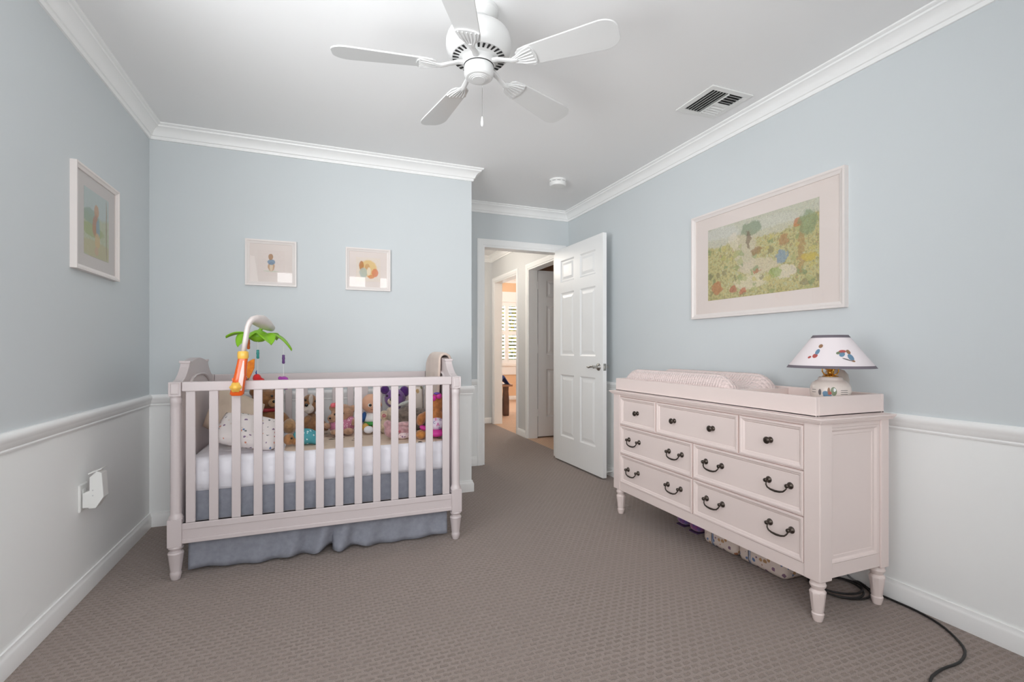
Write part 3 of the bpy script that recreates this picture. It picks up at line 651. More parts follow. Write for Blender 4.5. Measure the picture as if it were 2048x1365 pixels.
# puppy
Y = 3.26; t = toy('plush_puppy', 'brown and white plush puppy sitting behind the teal clothed toy', 622, 845, Y)
b1 = plush('body', fur('fawn_plush', (160, 118, 84)), [(620, 811, Y, 16, 20, 0.055), (627, 850, Y, 20, 20, 0.065), (645, 852, Y-0.05, 8, 16, 0.03, -0.7), (612, 846, Y-0.05, 8, 14, 0.03, 0.5)], t, Y)
plush('ear', fur('dark_fawn_plush', (122, 84, 58)), [(606, 812, Y-0.02, 5, 14, 0.02, 0.2), (637, 814, Y-0.02, 5, 14, 0.02, -0.2)], b1, Y, 0.004)
plush('muzzle', fur('cream_plush', (226, 214, 204)), [(618, 821, Y-0.055, 10, 9, 0.022), (622, 802, Y-0.045, 4.5, 12, 0.016)], b1, Y, 0.004)
dots('eye', m_eye, [(611, 803, 2.2), (631, 805, 2.2)], b1, Y-0.052, 2.2); dots('nose', m_eye, [(613, 813, 3.4)], b1, Y-0.078, 3.4)
# bear in a pink dotted dress
Y = 3.18; t = toy('plush_bear', 'tan plush bear in a pink polka dot dress with a bow', 683, 850, Y)
b1 = plush('body', fur('rosy_tan_plush', (192, 150, 122)), [(685, 823, Y, 22, 19, 0.06), (666, 833, Y-0.03, 11, 9, 0.03), (706, 813, Y, 7, 7, 0.025), (664, 812, Y, 6, 6, 0.02), (708, 840, Y-0.05, 7, 8, 0.03), (654, 848, Y-0.04, 8, 6, 0.03, 0.5), (697, 859, Y-0.09, 11, 7, 0.03), (668, 861, Y-0.09, 8, 6, 0.03)], t, Y)
plush('dress', mat_print('pink_dot', (190, 120, 146), [(235, 205, 215)], 75, 0.28), [(684, 848, Y-0.01, 25, 17, 0.065), (702, 838, Y-0.04, 9, 9, 0.03)], t, Y)
plush('bow', mat('coral_bow', (226, 110, 120), 0.7), [(666, 807, Y-0.03, 5, 5, 0.012, 0.3), (673, 804, Y-0.03, 4, 4, 0.012)], b1, Y, 0)
dots('eye', m_eye, [(670, 825, 2.2), (686, 823, 2.0)], b1, Y-0.062, 2.2); dots('nose', m_eye, [(660, 833, 2)], b1, Y-0.06, 2)
# bald baby doll
Y = 3.22; t = toy('baby_doll', 'bald soft baby doll in white shirt with blue sleeves', 742, 835, Y)
b1 = plush('head', mat('doll_skin', (216, 166, 138), 0.7, sheen=0.2), [(742, 803, Y, 19, 19, 0.06), (724, 806, Y, 3.5, 5, 0.015), (761, 806, Y, 3.5, 5, 0.015)], t, Y)
dots('eye', mat('doll_eye_white', (240, 238, 236), 0.3), [(740, 807, 4.2), (756, 806, 4.2)], b1, Y-0.053, 4.2)
dots('pupil', m_eye, [(740.5, 807, 2.8), (755.5, 806, 2.8)], b1, Y-0.060, 2.8)
MB().tube([T(745+4*k, 815.5-0.6*(1-abs(k))+0.5, Y-0.062) for k in (-1, -0.5, 0, 0.5, 1)], 0.0012, 6).build('mouth', mat('doll_mouth', (150, 70, 70), 0.6), b1)
plush('shirt', mat('white_jersey', (232, 232, 232), 0.9), [(742, 833, Y, 15, 12, 0.05)], t, Y)
plush('sleeve', mat('blue_jersey', (46, 84, 140), 0.9), [(727, 831, Y-0.01, 5, 11, 0.03, 0.25), (760, 836, Y-0.02, 6, 10, 0.03, -0.4)], t, Y)
plush('trousers', mat('green_jersey', (70, 150, 76), 0.9), [(742, 843, Y-0.01, 15, 6, 0.052)], t, Y)
plush('leg', mat('yellow_jersey', (216, 170, 90), 0.9), [(731, 851, Y-0.05, 7, 8, 0.05), (751, 852, Y-0.05, 7, 8, 0.05)], t, Y)
plush('shoe', mat('white_felt', (236, 236, 240), 0.9), [(737, 856, Y-0.12, 9.5, 7.5, 0.03), (752, 858, Y-0.12, 6, 6.5, 0.03)], t, Y)
# little cream toy with a swirl cheek
Y = 3.11; t = toy('plush_toy', 'small round cream plush with a pink swirl cheek beside the purple bear', 769, 832, Y)
b1 = plush('body', fur('ivory_plush', (222, 200, 172)), [(768, 827, Y, 9, 10, 0.03), (769, 848, Y, 10, 15, 0.035)], t, Y, 0.004)
c0 = T(768, 827, Y-0.031); MB().tube([(c0.x+(0.004+0.008*k/30)*math.cos(k*0.42), c0.y+0.002*k/30, c0.z+(0.004+0.008*k/30)*math.sin(k*0.42)) for k in range(31)], 0.0014, 6).build('cheek_swirl', mat('rose_thread', (196, 90, 120), 0.7), b1)
# purple bear
Y = 3.28; t = toy('teddy_bear', 'purple plush bear with cream muzzle and dark purple ears', 790, 835, Y)
b1 = plush('body', fur('purple_plush', (126, 88, 150)), [(790, 804, Y, 21, 20, 0.065), (791, 842, Y, 22, 22, 0.07)], t, Y)
plush('ear', fur('dark_purple_plush', (84, 44, 112)), [(770, 787, Y, 9, 9, 0.025), (809, 790, Y, 10, 11, 0.025)], b1, Y)
plush('muzzle', fur('pale_plush', (226, 208, 186)), [(783, 810, Y-0.06, 8.5, 7, 0.02)], b1, Y, 0.004)
dots('eye', m_eye, [(774, 799, 2.2), (797, 797, 2.2)], b1, Y-0.062, 2.2); dots('nose', m_eye, [(782, 806, 3)], b1, Y-0.08, 3)
plush('belly', MATS['pale_plush'], [(781, 836, Y-0.06, 10, 15, 0.02)], b1, Y, 0.004)
# grey plush
Y = 3.17; t = toy('plush_toy', 'grey brown furry plush lying in front of the cream floral pillow', 824, 838, Y)
b1 = plush('body', fur('grey_plush', (136, 122, 112), 0.7), [(815, 833, Y, 22, 16, 0.06), (838, 836, Y, 18, 15, 0.055), (812, 850, Y, 16, 14, 0.05), (838, 852, Y, 16, 13, 0.05)], t, Y)
plush('ear', fur('pale_grey_plush', (188, 190, 184)), [(810, 812, Y-0.02, 16, 4, 0.02, -0.3)], b1, Y, 0.004)
# dusty pink floppy bunny
Y = 2.90; t = toy('plush_bunny', 'dusty pink floppy eared plush lying on the sheet with a flower print bib', 795, 870, Y)
b1 = plush('body', fur('dusty_pink_plush', (206, 160, 164)), [(790, 862, Y, 22, 16, 0.05), (776, 850, Y, 9, 9, 0.03), (806, 866, Y, 16, 11, 0.045)], t, Y)
plush('ear', fur('light_pink_plush', (214, 172, 174)), [(812, 849, Y-0.01, 20, 5, 0.02, 0.05), (812, 858, Y-0.02, 18, 4.5, 0.02, 0.25)], b1, Y, 0.004)
plush('bib', mat_print('bib_print', (226, 206, 206), [(150, 120, 150), (190, 140, 150), (120, 140, 120)], 60, 0.3), [(806, 872, Y-0.03, 15, 7, 0.03)], b1, Y, 0.004)
dots('nose', mat('pink_thread', (178, 90, 104), 0.6), [(799, 864, 2.2)], b1, Y-0.054, 2.2)
# orange brown bear in a letter print skirt
Y = 2.86; t = toy('plush_bear', 'orange brown plush bear in magenta skirt printed with letters', 866, 850, Y)
b1 = plush('body', fur('orange_plush', (188, 122, 72)), [(873, 815, Y+0.03, 15, 21, 0.06), (870, 842, Y+0.02, 18, 20, 0.06), (842, 847, Y-0.01, 9, 13, 0.035, 0.3), (851, 838, Y, 12, 7, 0.03, -0.5)], t, Y)
plush('foot', fur('amber_plush', (206, 138, 72)), [(842, 877, Y-0.03, 11, 9.5, 0.04)], t, Y)
plush('bow', mat('magenta_satin', (206, 56, 150), 0.45), [(866, 804, Y-0.05, 7, 6.5, 0.014, 0.5), (878, 800, Y-0.05, 6, 6, 0.014, -0.4)], b1, Y, 0)
plush('hair_ribbon', mat('violet_satin', (104, 70, 160), 0.45), [(874, 795, Y-0.05, 7, 2.6, 0.012)], b1, Y, 0)
sk = plush('skirt', mat('letter_cotton', (226, 214, 228), 0.85), [(872, 855, Y-0.015, 16, 14, 0.06)], t, Y)
plush('skirt_hem', MATS['magenta_satin'], [(872, 873, Y-0.02, 17, 9, 0.065), (847, 864, Y-0.04, 9, 5, 0.02, 0.4)], t, Y)
def text_mesh(name, body, size, M, material, parent, extrude=0.0006):
    cu = bpy.data.curves.new(name, 'FONT'); cu.body = body; cu.size = size; cu.extrude = extrude; cu.align_x = 'CENTER'; cu.align_y = 'CENTER'
    ob = bpy.data.objects.new(name, cu); COL.objects.link(ob)
    dg = bpy.context.evaluated_depsgraph_get(); me = bpy.data.meshes.new_from_object(ob.evaluated_get(dg)); bpy.data.objects.remove(ob)
    off = OFF.get(parent.name, Vector()) if parent.parent is not None else parent.matrix_world.translation
    me.transform(Matrix.Translation(-off) @ M); me.materials.clear(); me.materials.append(material)
    o = bpy.data.objects.new(name, me); COL.objects.link(o); o.parent = parent; OFF[o.name] = off
    return o
for ch, px, py, hgt, mm in (('A', 876, 857.5, 0.030, 'magenta_satin'), ('B', 871.5, 847, 0.022, 'magenta_satin'), ('C', 868.5, 853.5, 0.020, 'blue_jersey'), ('C', 881, 847.5, 0.018, 'violet_satin'), ('D', 879.5, 865, 0.018, 'blue_jersey')):
    text_mesh('letter', ch, hgt, Matrix.Translation(T(px, py, Y-0.082)) @ Matrix.Rotation(PI/2, 4, 'X'), MATS[mm], sk)

# let every soft toy and the two loose pillows rest on the top of the bedding
bpy.context.view_layer.update()
dg_ = bpy.context.evaluated_depsgraph_get()
def lowest(o):
    zs = [(o.matrix_world @ v.co).z for v in o.evaluated_get(dg_).data.vertices] if o.type == 'MESH' else []
    return min(zs+[lowest(c) for c in o.children]+[9.0])
for o in list(COL.objects):
    if o.parent is None and (o.get('category') == 'soft toy' or o.get('category') == 'pillow'):
        o.location.z += ZM+0.001-lowest(o)

# beige throw folded over the crib end
m_throw = mat('beige_fleece', (206, 188, 176), 0.95, spec=0.1, sheen=0.3, bump=(60, 0.25, 0.004), var=(6, (194, 174, 162)))
def throw(u, v):
    y = 2.945+0.40*u; top = 1.056-0.008*(2*u-1)**4-0.045*max(0.0, (u-0.72)/0.28)**2
    w = v*2-1                                       # -1 outside the crib .. 1 inside
    if abs(w) < 0.16: a = w/0.16*PI/2; x = CX1-0.034*math.sin(a); z = top-0.03+0.03*math.cos(a)
    else:
        d = (abs(w)-0.16)/0.84; x = CX1-math.copysign(0.034+0.012*d+0.005*math.sin(u*15)*d, w); z = top-0.03-d*(0.36 if w > 0 else 0.25)
    return Vector((x, y+0.01*math.sin(v*7), z))
tag(MB().grid(throw, 22, 44).build('throw_blanket', m_throw, smooth=True, solid=0.012), 'beige fleece throw folded over the end of the crib', 'blanket')

# ------------------------------------------------------------------ crib mobile
mo = thing('crib_mobile', 'crib mobile with orange clamp white arm and green leaf canopy', 'mobile', (-0.37, 2.655, CZ))
YM = 2.638
m_or = mat('orange_plastic', (226, 96, 34), 0.2); m_ye = mat('yellow_plastic', (240, 190, 84), 0.3); m_lime = mat('lime_plastic', (132, 190, 34), 0.4); m_armw = mat('cream_white_plastic', (226, 216, 212), 0.3)
a0, a1 = T(474, 790, YM), T(486, 718, YM); b1v = T(487, 703, YM)
cl = MB()
def loft(m, rows, n=16):
    vs = []; fs = []
    for c, rx, ry in rows: vs += [Vector(c)+Vector((rx*math.copysign(abs(math.cos(a))**0.6, math.cos(a)), ry*math.copysign(abs(math.sin(a))**0.6, math.sin(a)), 0)) for a in [2*PI*k/n for k in range(n)]]
    for j in range(len(rows)-1): fs += [(j*n+i, j*n+(i+1) % n, (j+1)*n+(i+1) % n, (j+1)*n+i) for i in range(n)]
    fs += [tuple(range(n)), tuple((len(rows)-1)*n+i for i in range(n))]
    return m.add(vs, fs)
loft(cl, [(a0+Vector((0, 0, -0.004)), 0.022, 0.018), (a0+Vector((0, 0, 0.004)), 0.030, 0.024), (a0.lerp(a1, 0.5), 0.026, 0.024), (a1, 0.021, 0.021)])
cl.box(a0.x-0.022, a0.x+0.030, 2.645, 2.74, CZ+0.001, CZ+0.016)
clamp = cl.build('clamp_body', m_or, mo, smooth=False, auto=40)
sx = Vector((0.010, -0.024, 0)); loft(MB(), [(a0.lerp(a1, 0.12)+sx, 0.011, 0.003), (a0.lerp(a1, 0.55)+sx, 0.010, 0.003), (a0.lerp(a1, 0.95)+sx+Vector((-0.003, 0.002, 0)), 0.003, 0.002)]).build('glare_strip', mat('pink_white_glare', (236, 196, 190), 0.25), clamp, auto=40)  # pinkish glare on the glossy clamp, painted as a pale strip
dl = T(471.5, 775, YM-0.027)
fl = MB().lathe([(0.022, 0), (0.024, 0.004), (0.023, 0.010), (0.014, 0.014), (0.012, 0.020), (0.006, 0.024), (0.001, 0.025)], 40, Matrix.Translation(dl) @ rot_to((0, -1, 0)), wave=(6, 0.09, 0, 2)); fl.build('flower_dial', m_ye, clamp, smooth=True)
MB().lathe([(0.021, 0), (0.0235, 0.004), (0.0235, 0.030), (0.020, 0.036)], 40, Matrix.Translation(a1), wave=(16, 0.03, 1, 2)).build('collar', m_ye, mo, auto=40)
arm_pts = [b1v+Vector((0, 0, 0.0)), T(491, 680, YM), T(495, 655, YM), T(498, 647, YM+0.005), T(503, 641, YM+0.02), T(511, 640, YM+0.06), T(522, 643, YM+0.13), T(533, 650, YM+0.22), T(545, 658, YM+0.31)]
MB().tube(arm_pts, [0.0155, 0.0175, 0.0175, 0.018, 0.021, 0.027, 0.034, 0.031, 0.017], 14, flat=0.7).build('arm', m_armw, mo, smooth=True)
hub = T(517, 671, 2.92)
cn = MB().lathe([(0.001, 0.030), (0.018, 0.026), (0.040, 0.014), (0.052, 0.0), (0.045, -0.020), (0.022, -0.034), (0.001, -0.037)], 24, Matrix.Translation(hub)).tube([hub+Vector((0, 0, 0.02)), hub+Vector((0.03, 0.02, 0.055))], 0.009, 8).build('canopy_hub', m_lime, mo, smooth=True)
for ang, ln, dr in ((180, 0.118, 0.012), (-8, 0.130, 0.080), (62, 0.13, 0.02), (118, 0.12, 0.02), (235, 0.108, 0.06), (302, 0.10, 0.05)):
    a = math.radians(ang); u = Vector((math.cos(a), math.sin(a), 0)); v = Vector((-math.sin(a), math.cos(a), 0))
    def lf(p, q, u=u, v=v, ln=ln, dr=dr):
        wd = 0.046*math.sin(PI*min(1, (p*0.93+0.05)))**0.7; w = (q-0.5)*2
        return hub+u*(0.035+ln*p)+v*wd*w+Vector((0, 0, 0.006+0.012*math.sin(PI*p)-dr*p*p-0.010*(1-abs(w))*1.0))
    MB().grid(lf, 12, 6).build('leaf', m_lime, cn, smooth=True, solid=0.004)
m_str = mat('white_cord', (230, 230, 228), 0.6)
def hanger(px, y0, ybead0, ybead1, ytoy, beadmat, parent):
    MB().tube([T(px, y0, 2.90), T(px, ytoy, 2.90)], 0.0011, 6).build('cord', m_str, parent)
    c = (T(px, ybead0, 2.90)+T(px, ybead1, 2.90))/2; hh = (T(px, ybead0, 2.90)-T(px, ybead1, 2.90)).length/2
    MB().lathe([(0.004, -hh), (0.0075, -hh+0.004), (0.0065, -0.002), (0.008, 0.002), (0.0065, hh-0.008), (0.0075, hh-0.003), (0.004, hh)], 14, Matrix.Translation(c)).build('bead', beadmat, parent, smooth=True)
hanger(515.7, 674, 700, 718, 748, mat('teal_plastic', (46, 140, 134), 0.4), cn)
hanger(567, 693, 710, 728, 752, mat('purple_plastic', (96, 60, 118), 0.4), cn)
hanger(497, 676, 679, 699, 722, mat('rust_plastic', (206, 96, 30), 0.4), cn)
plush('hanging_bird', mat('red_felt', (206, 34, 36), 0.85, sheen=0.3), [(514, 757, 2.9, 8, 9, 0.02), (521, 762, 2.9, 8, 6, 0.018)], cn, 2.9, 0.003)
MB().tube([T(513, 750, 2.9), T(512, 745, 2.9), T(513.5, 741, 2.9)], [0.004, 0.003, 0.001], 6).build('crest', mat('blue_felt', (40, 80, 150), 0.85), cn, smooth=True)
plush('hanging_hippo', mat('violet_felt', (158, 62, 158), 0.85, sheen=0.3), [(568, 762, 2.9, 9, 9, 0.022), (572, 772, 2.9, 7, 8, 0.02), (560, 757, 2.9, 4, 4, 0.012)], cn, 2.9, 0.003)
MB().prism([(-0.018, -0.045), (-0.004, -0.062), (0.010, -0.03), (0.020, -0.005), (0.022, 0.045), (0.008, 0.040), (-0.012, 0.028), (-0.020, 0.0)], T(500, 735, 2.86), (1, 0, 0), (0, 0, 1), (0, 1, 0), 0.012).build('hanging_butterfly', mat('amber_felt', (232, 138, 28), 0.8, sheen=0.3, var=(60, (214, 112, 24))), cn, bevel=0.004)
MB().ell(T(494, 759, 2.86), (0.010, 0.008, 0.010)).build('hanging_bee', mat('navy_yellow_felt', (70, 66, 110), 0.8, var=(90, (220, 180, 60))), cn, smooth=True)

# ------------------------------------------------------------------ dresser
DXF, DXB, DYN, DYF = 1.800, 2.215, 1.315, 2.745       # front, back, near side, far side
dr = thing('dresser', 'pale pink seven drawer dresser with dark bronze pulls on turned feet', 'dresser', ((DXF+DXB)/2, (DYN+DYF)/2, 0))
PW = 0.070
body = MB().box(DXF+0.016, DXB-0.004, DYN+0.020, DYF-0.020, 0.175, 0.785).box(DXF+0.003, DXF+0.03, DYN+PW, DYF-PW, 0.166, 0.2172).box(DXF+0.003, DXF+0.03, DYN+PW, DYF-PW, 0.7756, 0.787).box(DXF+0.003, DXF+0.03, DYN+PW, DYF-PW, 0.5904, 0.5936).box(DXF+0.003, DXF+0.03, DYN+PW, DYF-PW, 0.4044, 0.4076).build('carcass', m_dress, dr)
foot = [(0.016, 0.0), (0.0185, 0.008), (0.0215, 0.020), (0.0225, 0.030), (0.0195, 0.035), (0.021, 0.042), (0.0275, 0.108), (0.029, 0.116), (0.026, 0.122), (0.021, 0.126), (0.024, 0.132), (0.028, 0.138), (0.030, 0.146), (0.027, 0.152), (0.026, 0.166)]
for x, y in ((DXF, DYN), (DXF, DYF-PW), (DXB-0.05, DYN), (DXB-0.05, DYF-PW)):
    wx = PW if x == DXF else 0.05
    p = MB().box(x, x+wx, y, y+PW, 0.165, 0.787).build('corner_post', m_dress, dr, bevel=0.004)
    MB().lathe(foot, 24, Matrix.Translation((x+wx/2 if x == DXF else x+0.028, y+PW/2, 0)), wave=(8, 0.05, 5, 7)).build('foot', m_dress, dr, auto=35)
# panelled sides
for y, n in ((DYN+0.014, -1), (DYF-0.014, 1)):
    x0, x1, z0, z1 = DXF+0.062, DXB-0.050, 0.172, 0.785
    MB().box(x0-0.02, x1, min(y, y+n*0.008), max(y, y+n*0.008), z0, z0+0.055).box(x0-0.02, x1, min(y, y+n*0.008), max(y, y+n*0.008), z1-0.02, z1).box(x0-0.02, x0+0.004, min(y, y+n*0.008), max(y, y+n*0.008), z0+0.055, z1-0.02).box(x1-0.010, x1, min(y, y+n*0.008), max(y, y+n*0.008), z0+0.055, z1-0.02).build('side_frame', m_dress, dr, bevel=0.0015)
    MB().rings((x0+0.004, y+n*0.008, z0+0.055), (1, 0, 0), (0, 0, 1), (0, n, 0), x1-0.010-x0-0.004, z1-0.02-z0-0.055, [(0, 0), (0.004, 0.002), (0.010, 0.0), (0.016, -0.007), (0.028, -0.0075), (0.030, -0.0105), (0.034, -0.0105)]).build('side_panel', m_dress, dr, auto=25)
# drawers with moulded edges
def drawer(y0, y1, z0, z1, pulls):
    d = MB().rings((DXF+0.016, y1, z0), (0, -1, 0), (0, 0, 1), (-1, 0, 0), y1-y0, z1-z0, [(0, 0), (0, 0.012), (0.002, 0.016), (0.009, 0.016), (0.013, 0.012), (0.019, 0.010), (0.024, 0.005), (0.026, 0.006)], closed=True).build('drawer', m_dress, dr, auto=25)
    for kind, y, z in pulls:
        xs = DXF+0.010
        if kind == 'knob':
            MB().lathe([(0.013, 0), (0.013, 0.003), (0.007, 0.006), (0.006, 0.013), (0.011, 0.018), (0.0155, 0.023), (0.0155, 0.027), (0.011, 0.031), (0.003, 0.032)], 20, Matrix.Translation((xs, y, z)) @ rot_to((-1, 0, 0))).build('knob', m_bronze, d, smooth=True)
        else:
            for s in (-1, 1): MB().lathe([(0.0145, 0), (0.0145, 0.003), (0.012, 0.006), (0.007, 0.008), (0.006, 0.018), (0.009, 0.021), (0.008, 0.026), (0.002, 0.028)], 16, Matrix.Translation((xs, y+s*0.052, z)) @ rot_to((-1, 0, 0))).build('pull_rosette', m_bronze, d, smooth=True)
            pts = [(xs-0.018, y-0.050, z-0.002), (xs-0.021, y-0.049, z-0.012), (xs-0.024, y-0.046, z-0.018), (xs-0.026, y-0.038, z-0.026), (xs-0.027, y-0.022, z-0.031), (xs-0.027, y, z-0.033)]
            pts = pts+[(a, 2*y-b, c) for a, b, c in reversed(pts[:-1])]
            MB().tube(pts, [0.0036, 0.0032, 0.0032, 0.0036, 0.0042, 0.0048, 0.0042, 0.0036, 0.0032, 0.0032, 0.0036], 8).build('bail_pull', m_bronze, d, smooth=True)
drawer(2.318, 2.672, 0.594, 0.771, [('knob', 2.495, 0.683)])
drawer(1.718, 2.308, 0.594, 0.771, [('knob', 2.160, 0.683), ('knob', 1.878, 0.684)])
drawer(1.388, 1.708, 0.594, 0.771, [('knob', 1.546, 0.685)])
drawer(2.018, 2.672, 0.408, 0.586, [('pull', 2.531, 0.507), ('pull', 2.153, 0.508)])
drawer(1.388, 2.008, 0.408, 0.586, [('pull', 1.873, 0.510), ('pull', 1.503, 0.511)])
drawer(2.018, 2.672, 0.218, 0.400, [('pull', 2.540, 0.316), ('pull', 2.162, 0.320)])
drawer(1.388, 2.008, 0.218, 0.400, [('pull', 1.868, 0.325), ('pull', 1.497, 0.329)])
tp = MB()
for z0, z1, e in ((0.786, 0.793, 0.010), (0.793, 0.800, 0.017), (0.800, 0.8075, 0.022)): tp.box(DXF-e, DXB+0.012, DYN-e, DYF+e, z0, z1)
tp.build('dresser_top', m_dress, dr, bevel=0.002)
# changing tray: open frame with a floor
tx0, tx1, ty0, ty1, tz = 1.812, 2.222, 1.340, 2.735, 0.888
tr = thing('changing_tray', 'pale pink open changing tray standing on the dresser top', 'tray', ((tx0+tx1)/2, (ty0+ty1)/2, 0.808))
MB().box(tx0, tx1, ty0, ty1, 0.808, 0.814).build('tray_floor', m_dress, tr)
for a in ((tx0, tx0+0.016, ty0, ty1), (tx1-0.016, tx1, ty0, ty1), (tx0+0.016, tx1-0.016, ty0, ty0+0.016), (tx0+0.016, tx1-0.016, ty1-0.016, ty1)):
    MB().box(*a, 0.808, tz).build('tray_side', m_dress, tr, bevel=0.002)
MB().box(tx0+0.016, tx1-0.016, 1.780, 1.794, 0.814, tz-0.006).build('tray_divider', m_dress, tr, bevel=0.002)
# contoured changing pad with a dotted plush cover
m_pad = mat('pink_dotted_plush', (232, 212, 208), 0.95, spec=0.1, sheen=0.4)
nt = m_pad.node_tree; co = nt.nodes['Texture Coordinate']; v = nt.nodes.new('ShaderNodeTexVoronoi'); v.inputs['Scale'].default_value = 58; v.inputs['Randomness'].default_value = 0.12
nt.links.new(co.outputs['Object'], v.inputs['Vector']); iv = nt.nodes.new('ShaderNodeMath'); iv.operation = 'SUBTRACT'; iv.inputs[0].default_value = 1.0; nt.links.new(v.outputs['Distance'], iv.inputs[1])
bp = nt.nodes.new('ShaderNodeBump'); bp.inputs['Strength'].default_value = 0.9; bp.inputs['Distance'].default_value = 0.012; nt.links.new(iv.outputs[0], bp.inputs['Height']); nt.links.new(bp.outputs['Normal'], nt.nodes['Principled BSDF'].inputs['Normal'])
px0, px1, py0, py1 = tx0+0.018, tx1-0.018, 1.800, ty1-0.020
def padtop(u, v):
    x = px0+(px1-px0)*u; y = py0+(py1-py0)*v
    e = min(u, 1-u)*(px1-px0); g = min(v, 1-v)*(py1-py0)
    prof = 0.068+0.068*math.exp(-((e-0.055)/0.055)**2)
    rnd_ = min(1, e/0.050); rg = min(1, g/0.13)
    f = math.sqrt(max(0, 1-(1-rnd_)**2))*math.sqrt(max(0, 1-(1-rg)**2))
    return Vector((x, y, 0.815+prof*(0.12+0.88*f)))
pd = MB().grid(padtop, 26, 40)
k = 27; per = [i for i in range(k)]+[j*k+26 for j in range(1, 41)]+[40*k+i for i in range(25, -1, -1)]+[j*k for j in range(39, 0, -1)]
b0 = len(pd.v); pd.v += [(pd.v[i][0], pd.v[i][1], 0.8145) for i in per]; n = len(per)
pd.f += [(per[i], per[(i+1) % n], b0+(i+1) % n, b0+i) for i in range(n)]; pd.f.append([b0+i for i in range(n)])
tag(pd.build('changing_pad', m_pad, smooth=True), 'pale pink dotted plush changing pad lying in the tray', 'changing pad')

# ------------------------------------------------------------------ table lamp
LX, LY = 2.03, 1.437
lp = thing('table_lamp', 'small white ceramic table lamp with grey trimmed cone shade', 'lamp', (LX, LY, 0.814))
m_cer = mat('cream_ceramic', (226, 214, 206), 0.18)
bprof = [(0.050, 0.8146), (0.054, 0.820), (0.066, 0.850), (0.0745, 0.880), (0.0765, 0.900), (0.0745, 0.918), (0.067, 0.934), (0.055, 0.943), (0.048, 0.946), (0.046, 0.950), (0.045, 0.955), (0.041, 0.959), (0.020, 0.961)]
lb = MB().lathe(bprof, 40, Matrix.Translation((LX, LY, 0))).build('ceramic_base', m_cer, lp, smooth=True)
def rad(prof, z):
    for (r0, z0), (r1, z1) in zip(prof, prof[1:]):
        if min(z0, z1) <= z <= max(z0, z1) and z1 != z0: return r0+(r1-r0)*(z-z0)/(z1-z0)
    return prof[-1][0]
def decal(name, prof, ang, z, hw, hh, material, parent, tilt=0.0, rect=False, eps=0.0009):
    """printed motif or painted glint following a turned surface: ellipse or strip centred at angle ang (degrees) and height z"""
    m = MB(); A = math.radians(ang); vs = []; n = 18
    ring = [(0.0, 0.0)]
    for rr in (0.5, 1.0):
        for i in range(n):
            a = 2*PI*i/n
            if rect: c, s = math.copysign(abs(math.cos(a))**0.3, math.cos(a)), math.copysign(abs(math.sin(a))**0.3, math.sin(a))
            else: c, s = math.cos(a), math.sin(a)
            ring.append((rr*c, rr*s))
    for a, b in ring:
        dx = hw*a*math.cos(tilt)-hh*b*math.sin(tilt); dz = hw*a*math.sin(tilt)+hh*b*math.cos(tilt)
        r = rad(prof, z+dz)+eps; th = A+dx/max(r, 0.01); vs.append((LX+r*math.cos(th), LY+r*math.sin(th), z+dz))
    fs = [(0, 1+i, 1+(i+1) % n) for i in range(n)]+[(1+i, 1+n+i, 1+n+(i+1) % n, 1+(i+1) % n) for i in range(n)]
    return m.add(vs, fs).build(name, material, parent, smooth=True)
CAMA = math.degrees(math.atan2(-LY, -LX))            # side of the lamp seen by the camera
p_br, p_bl, p_rd, p_gr, p_dk = mat('print_brown', (150, 112, 84), 0.5), mat('print_blue', (104, 138, 164), 0.5), mat('print_red', (180, 84, 78), 0.5), mat('print_green', (120, 132, 104), 0.5), mat('print_ink', (110, 104, 104), 0.5)
for da, z, hw, hh, mm, tl in ((-13, 0.893, 0.011, 0.010, p_bl, 0), (-4, 0.902, 0.005, 0.016, p_br, 0), (9, 0.902, 0.011, 0.018, p_gr, 0.1), (-29, 0.897, 0.006, 0.013, p_dk, 0), (11, 0.908, 0.005, 0.007, mat('glint_white', (232, 236, 238), 0.3), 0), (-1, 0.895, 0.006, 0.007, p_rd, 0), (-8, 0.885, 0.016, 0.006, p_bl, 0.1)):  # the white dab is a window highlight painted on the glaze
    decal('colour_decal', bprof, CAMA+da, z, hw, hh, mm, lb, tl)
for z in (0.906, 0.898, 0.890): decal('printed_line', bprof, CAMA+40, z, 0.016, 0.0011, p_dk, lb, 0, True)
for z in (0.906, 0.896): decal('printed_line', bprof, CAMA-50, z, 0.011, 0.0011, p_dk, lb, 0, True)
br = MB().lathe([(0.030, 0.960), (0.030, 0.963), (0.012, 0.966), (0.010, 0.985), (0.022, 0.992), (0.024, 1.004), (0.016, 1.010), (0.014, 1.040)], 20, Matrix.Translation((LX, LY, 0)))
for k in range(4):
    a = PI/4+k*PI/2+0.2; d = Vector((math.cos(a), math.sin(a), 0)); o = Vector((LX, LY, 0))
    br.tube([o+d*0.010+Vector((0, 0, 0.965)), o+d*0.024+Vector((0, 0, 0.970)), o+d*0.031+Vector((0, 0, 0.982)), o+d*0.031+Vector((0, 0, 0.998)), o+d*0.026+Vector((0, 0, 1.006))], 0.0028, 8)
br.build('brass_holder', m_brass, lp, smooth=True)
m_shade = mat('cream_shade_paper', (236, 226, 228), 0.8, spec=0.2)
sprof = [(0.163, 0.998), (0.0635, 1.137)]
sh = MB()
for r0, z0, r1, z1 in ((0.163, 0.998, 0.0635, 1.137),):
    n = 48; vs = []
    for r, z in ((r0, z0), (r1, z1), (r1-0.0015, z1), (r0-0.0015, z0)): vs += [(LX+r*math.cos(2*PI*i/n), LY+r*math.sin(2*PI*i/n), z) for i in range(n)]
    sh.add(vs, [(j*n+i, j*n+(i+1) % n, ((j+1) % 4)*n+(i+1) % n, ((j+1) % 4)*n+i) for j in range(4) for i in range(n)])
sh = sh.build('shade', m_shade, lp, auto=40)
m_tr = mat('grey_mauve_trim', (112, 104, 112), 0.8)
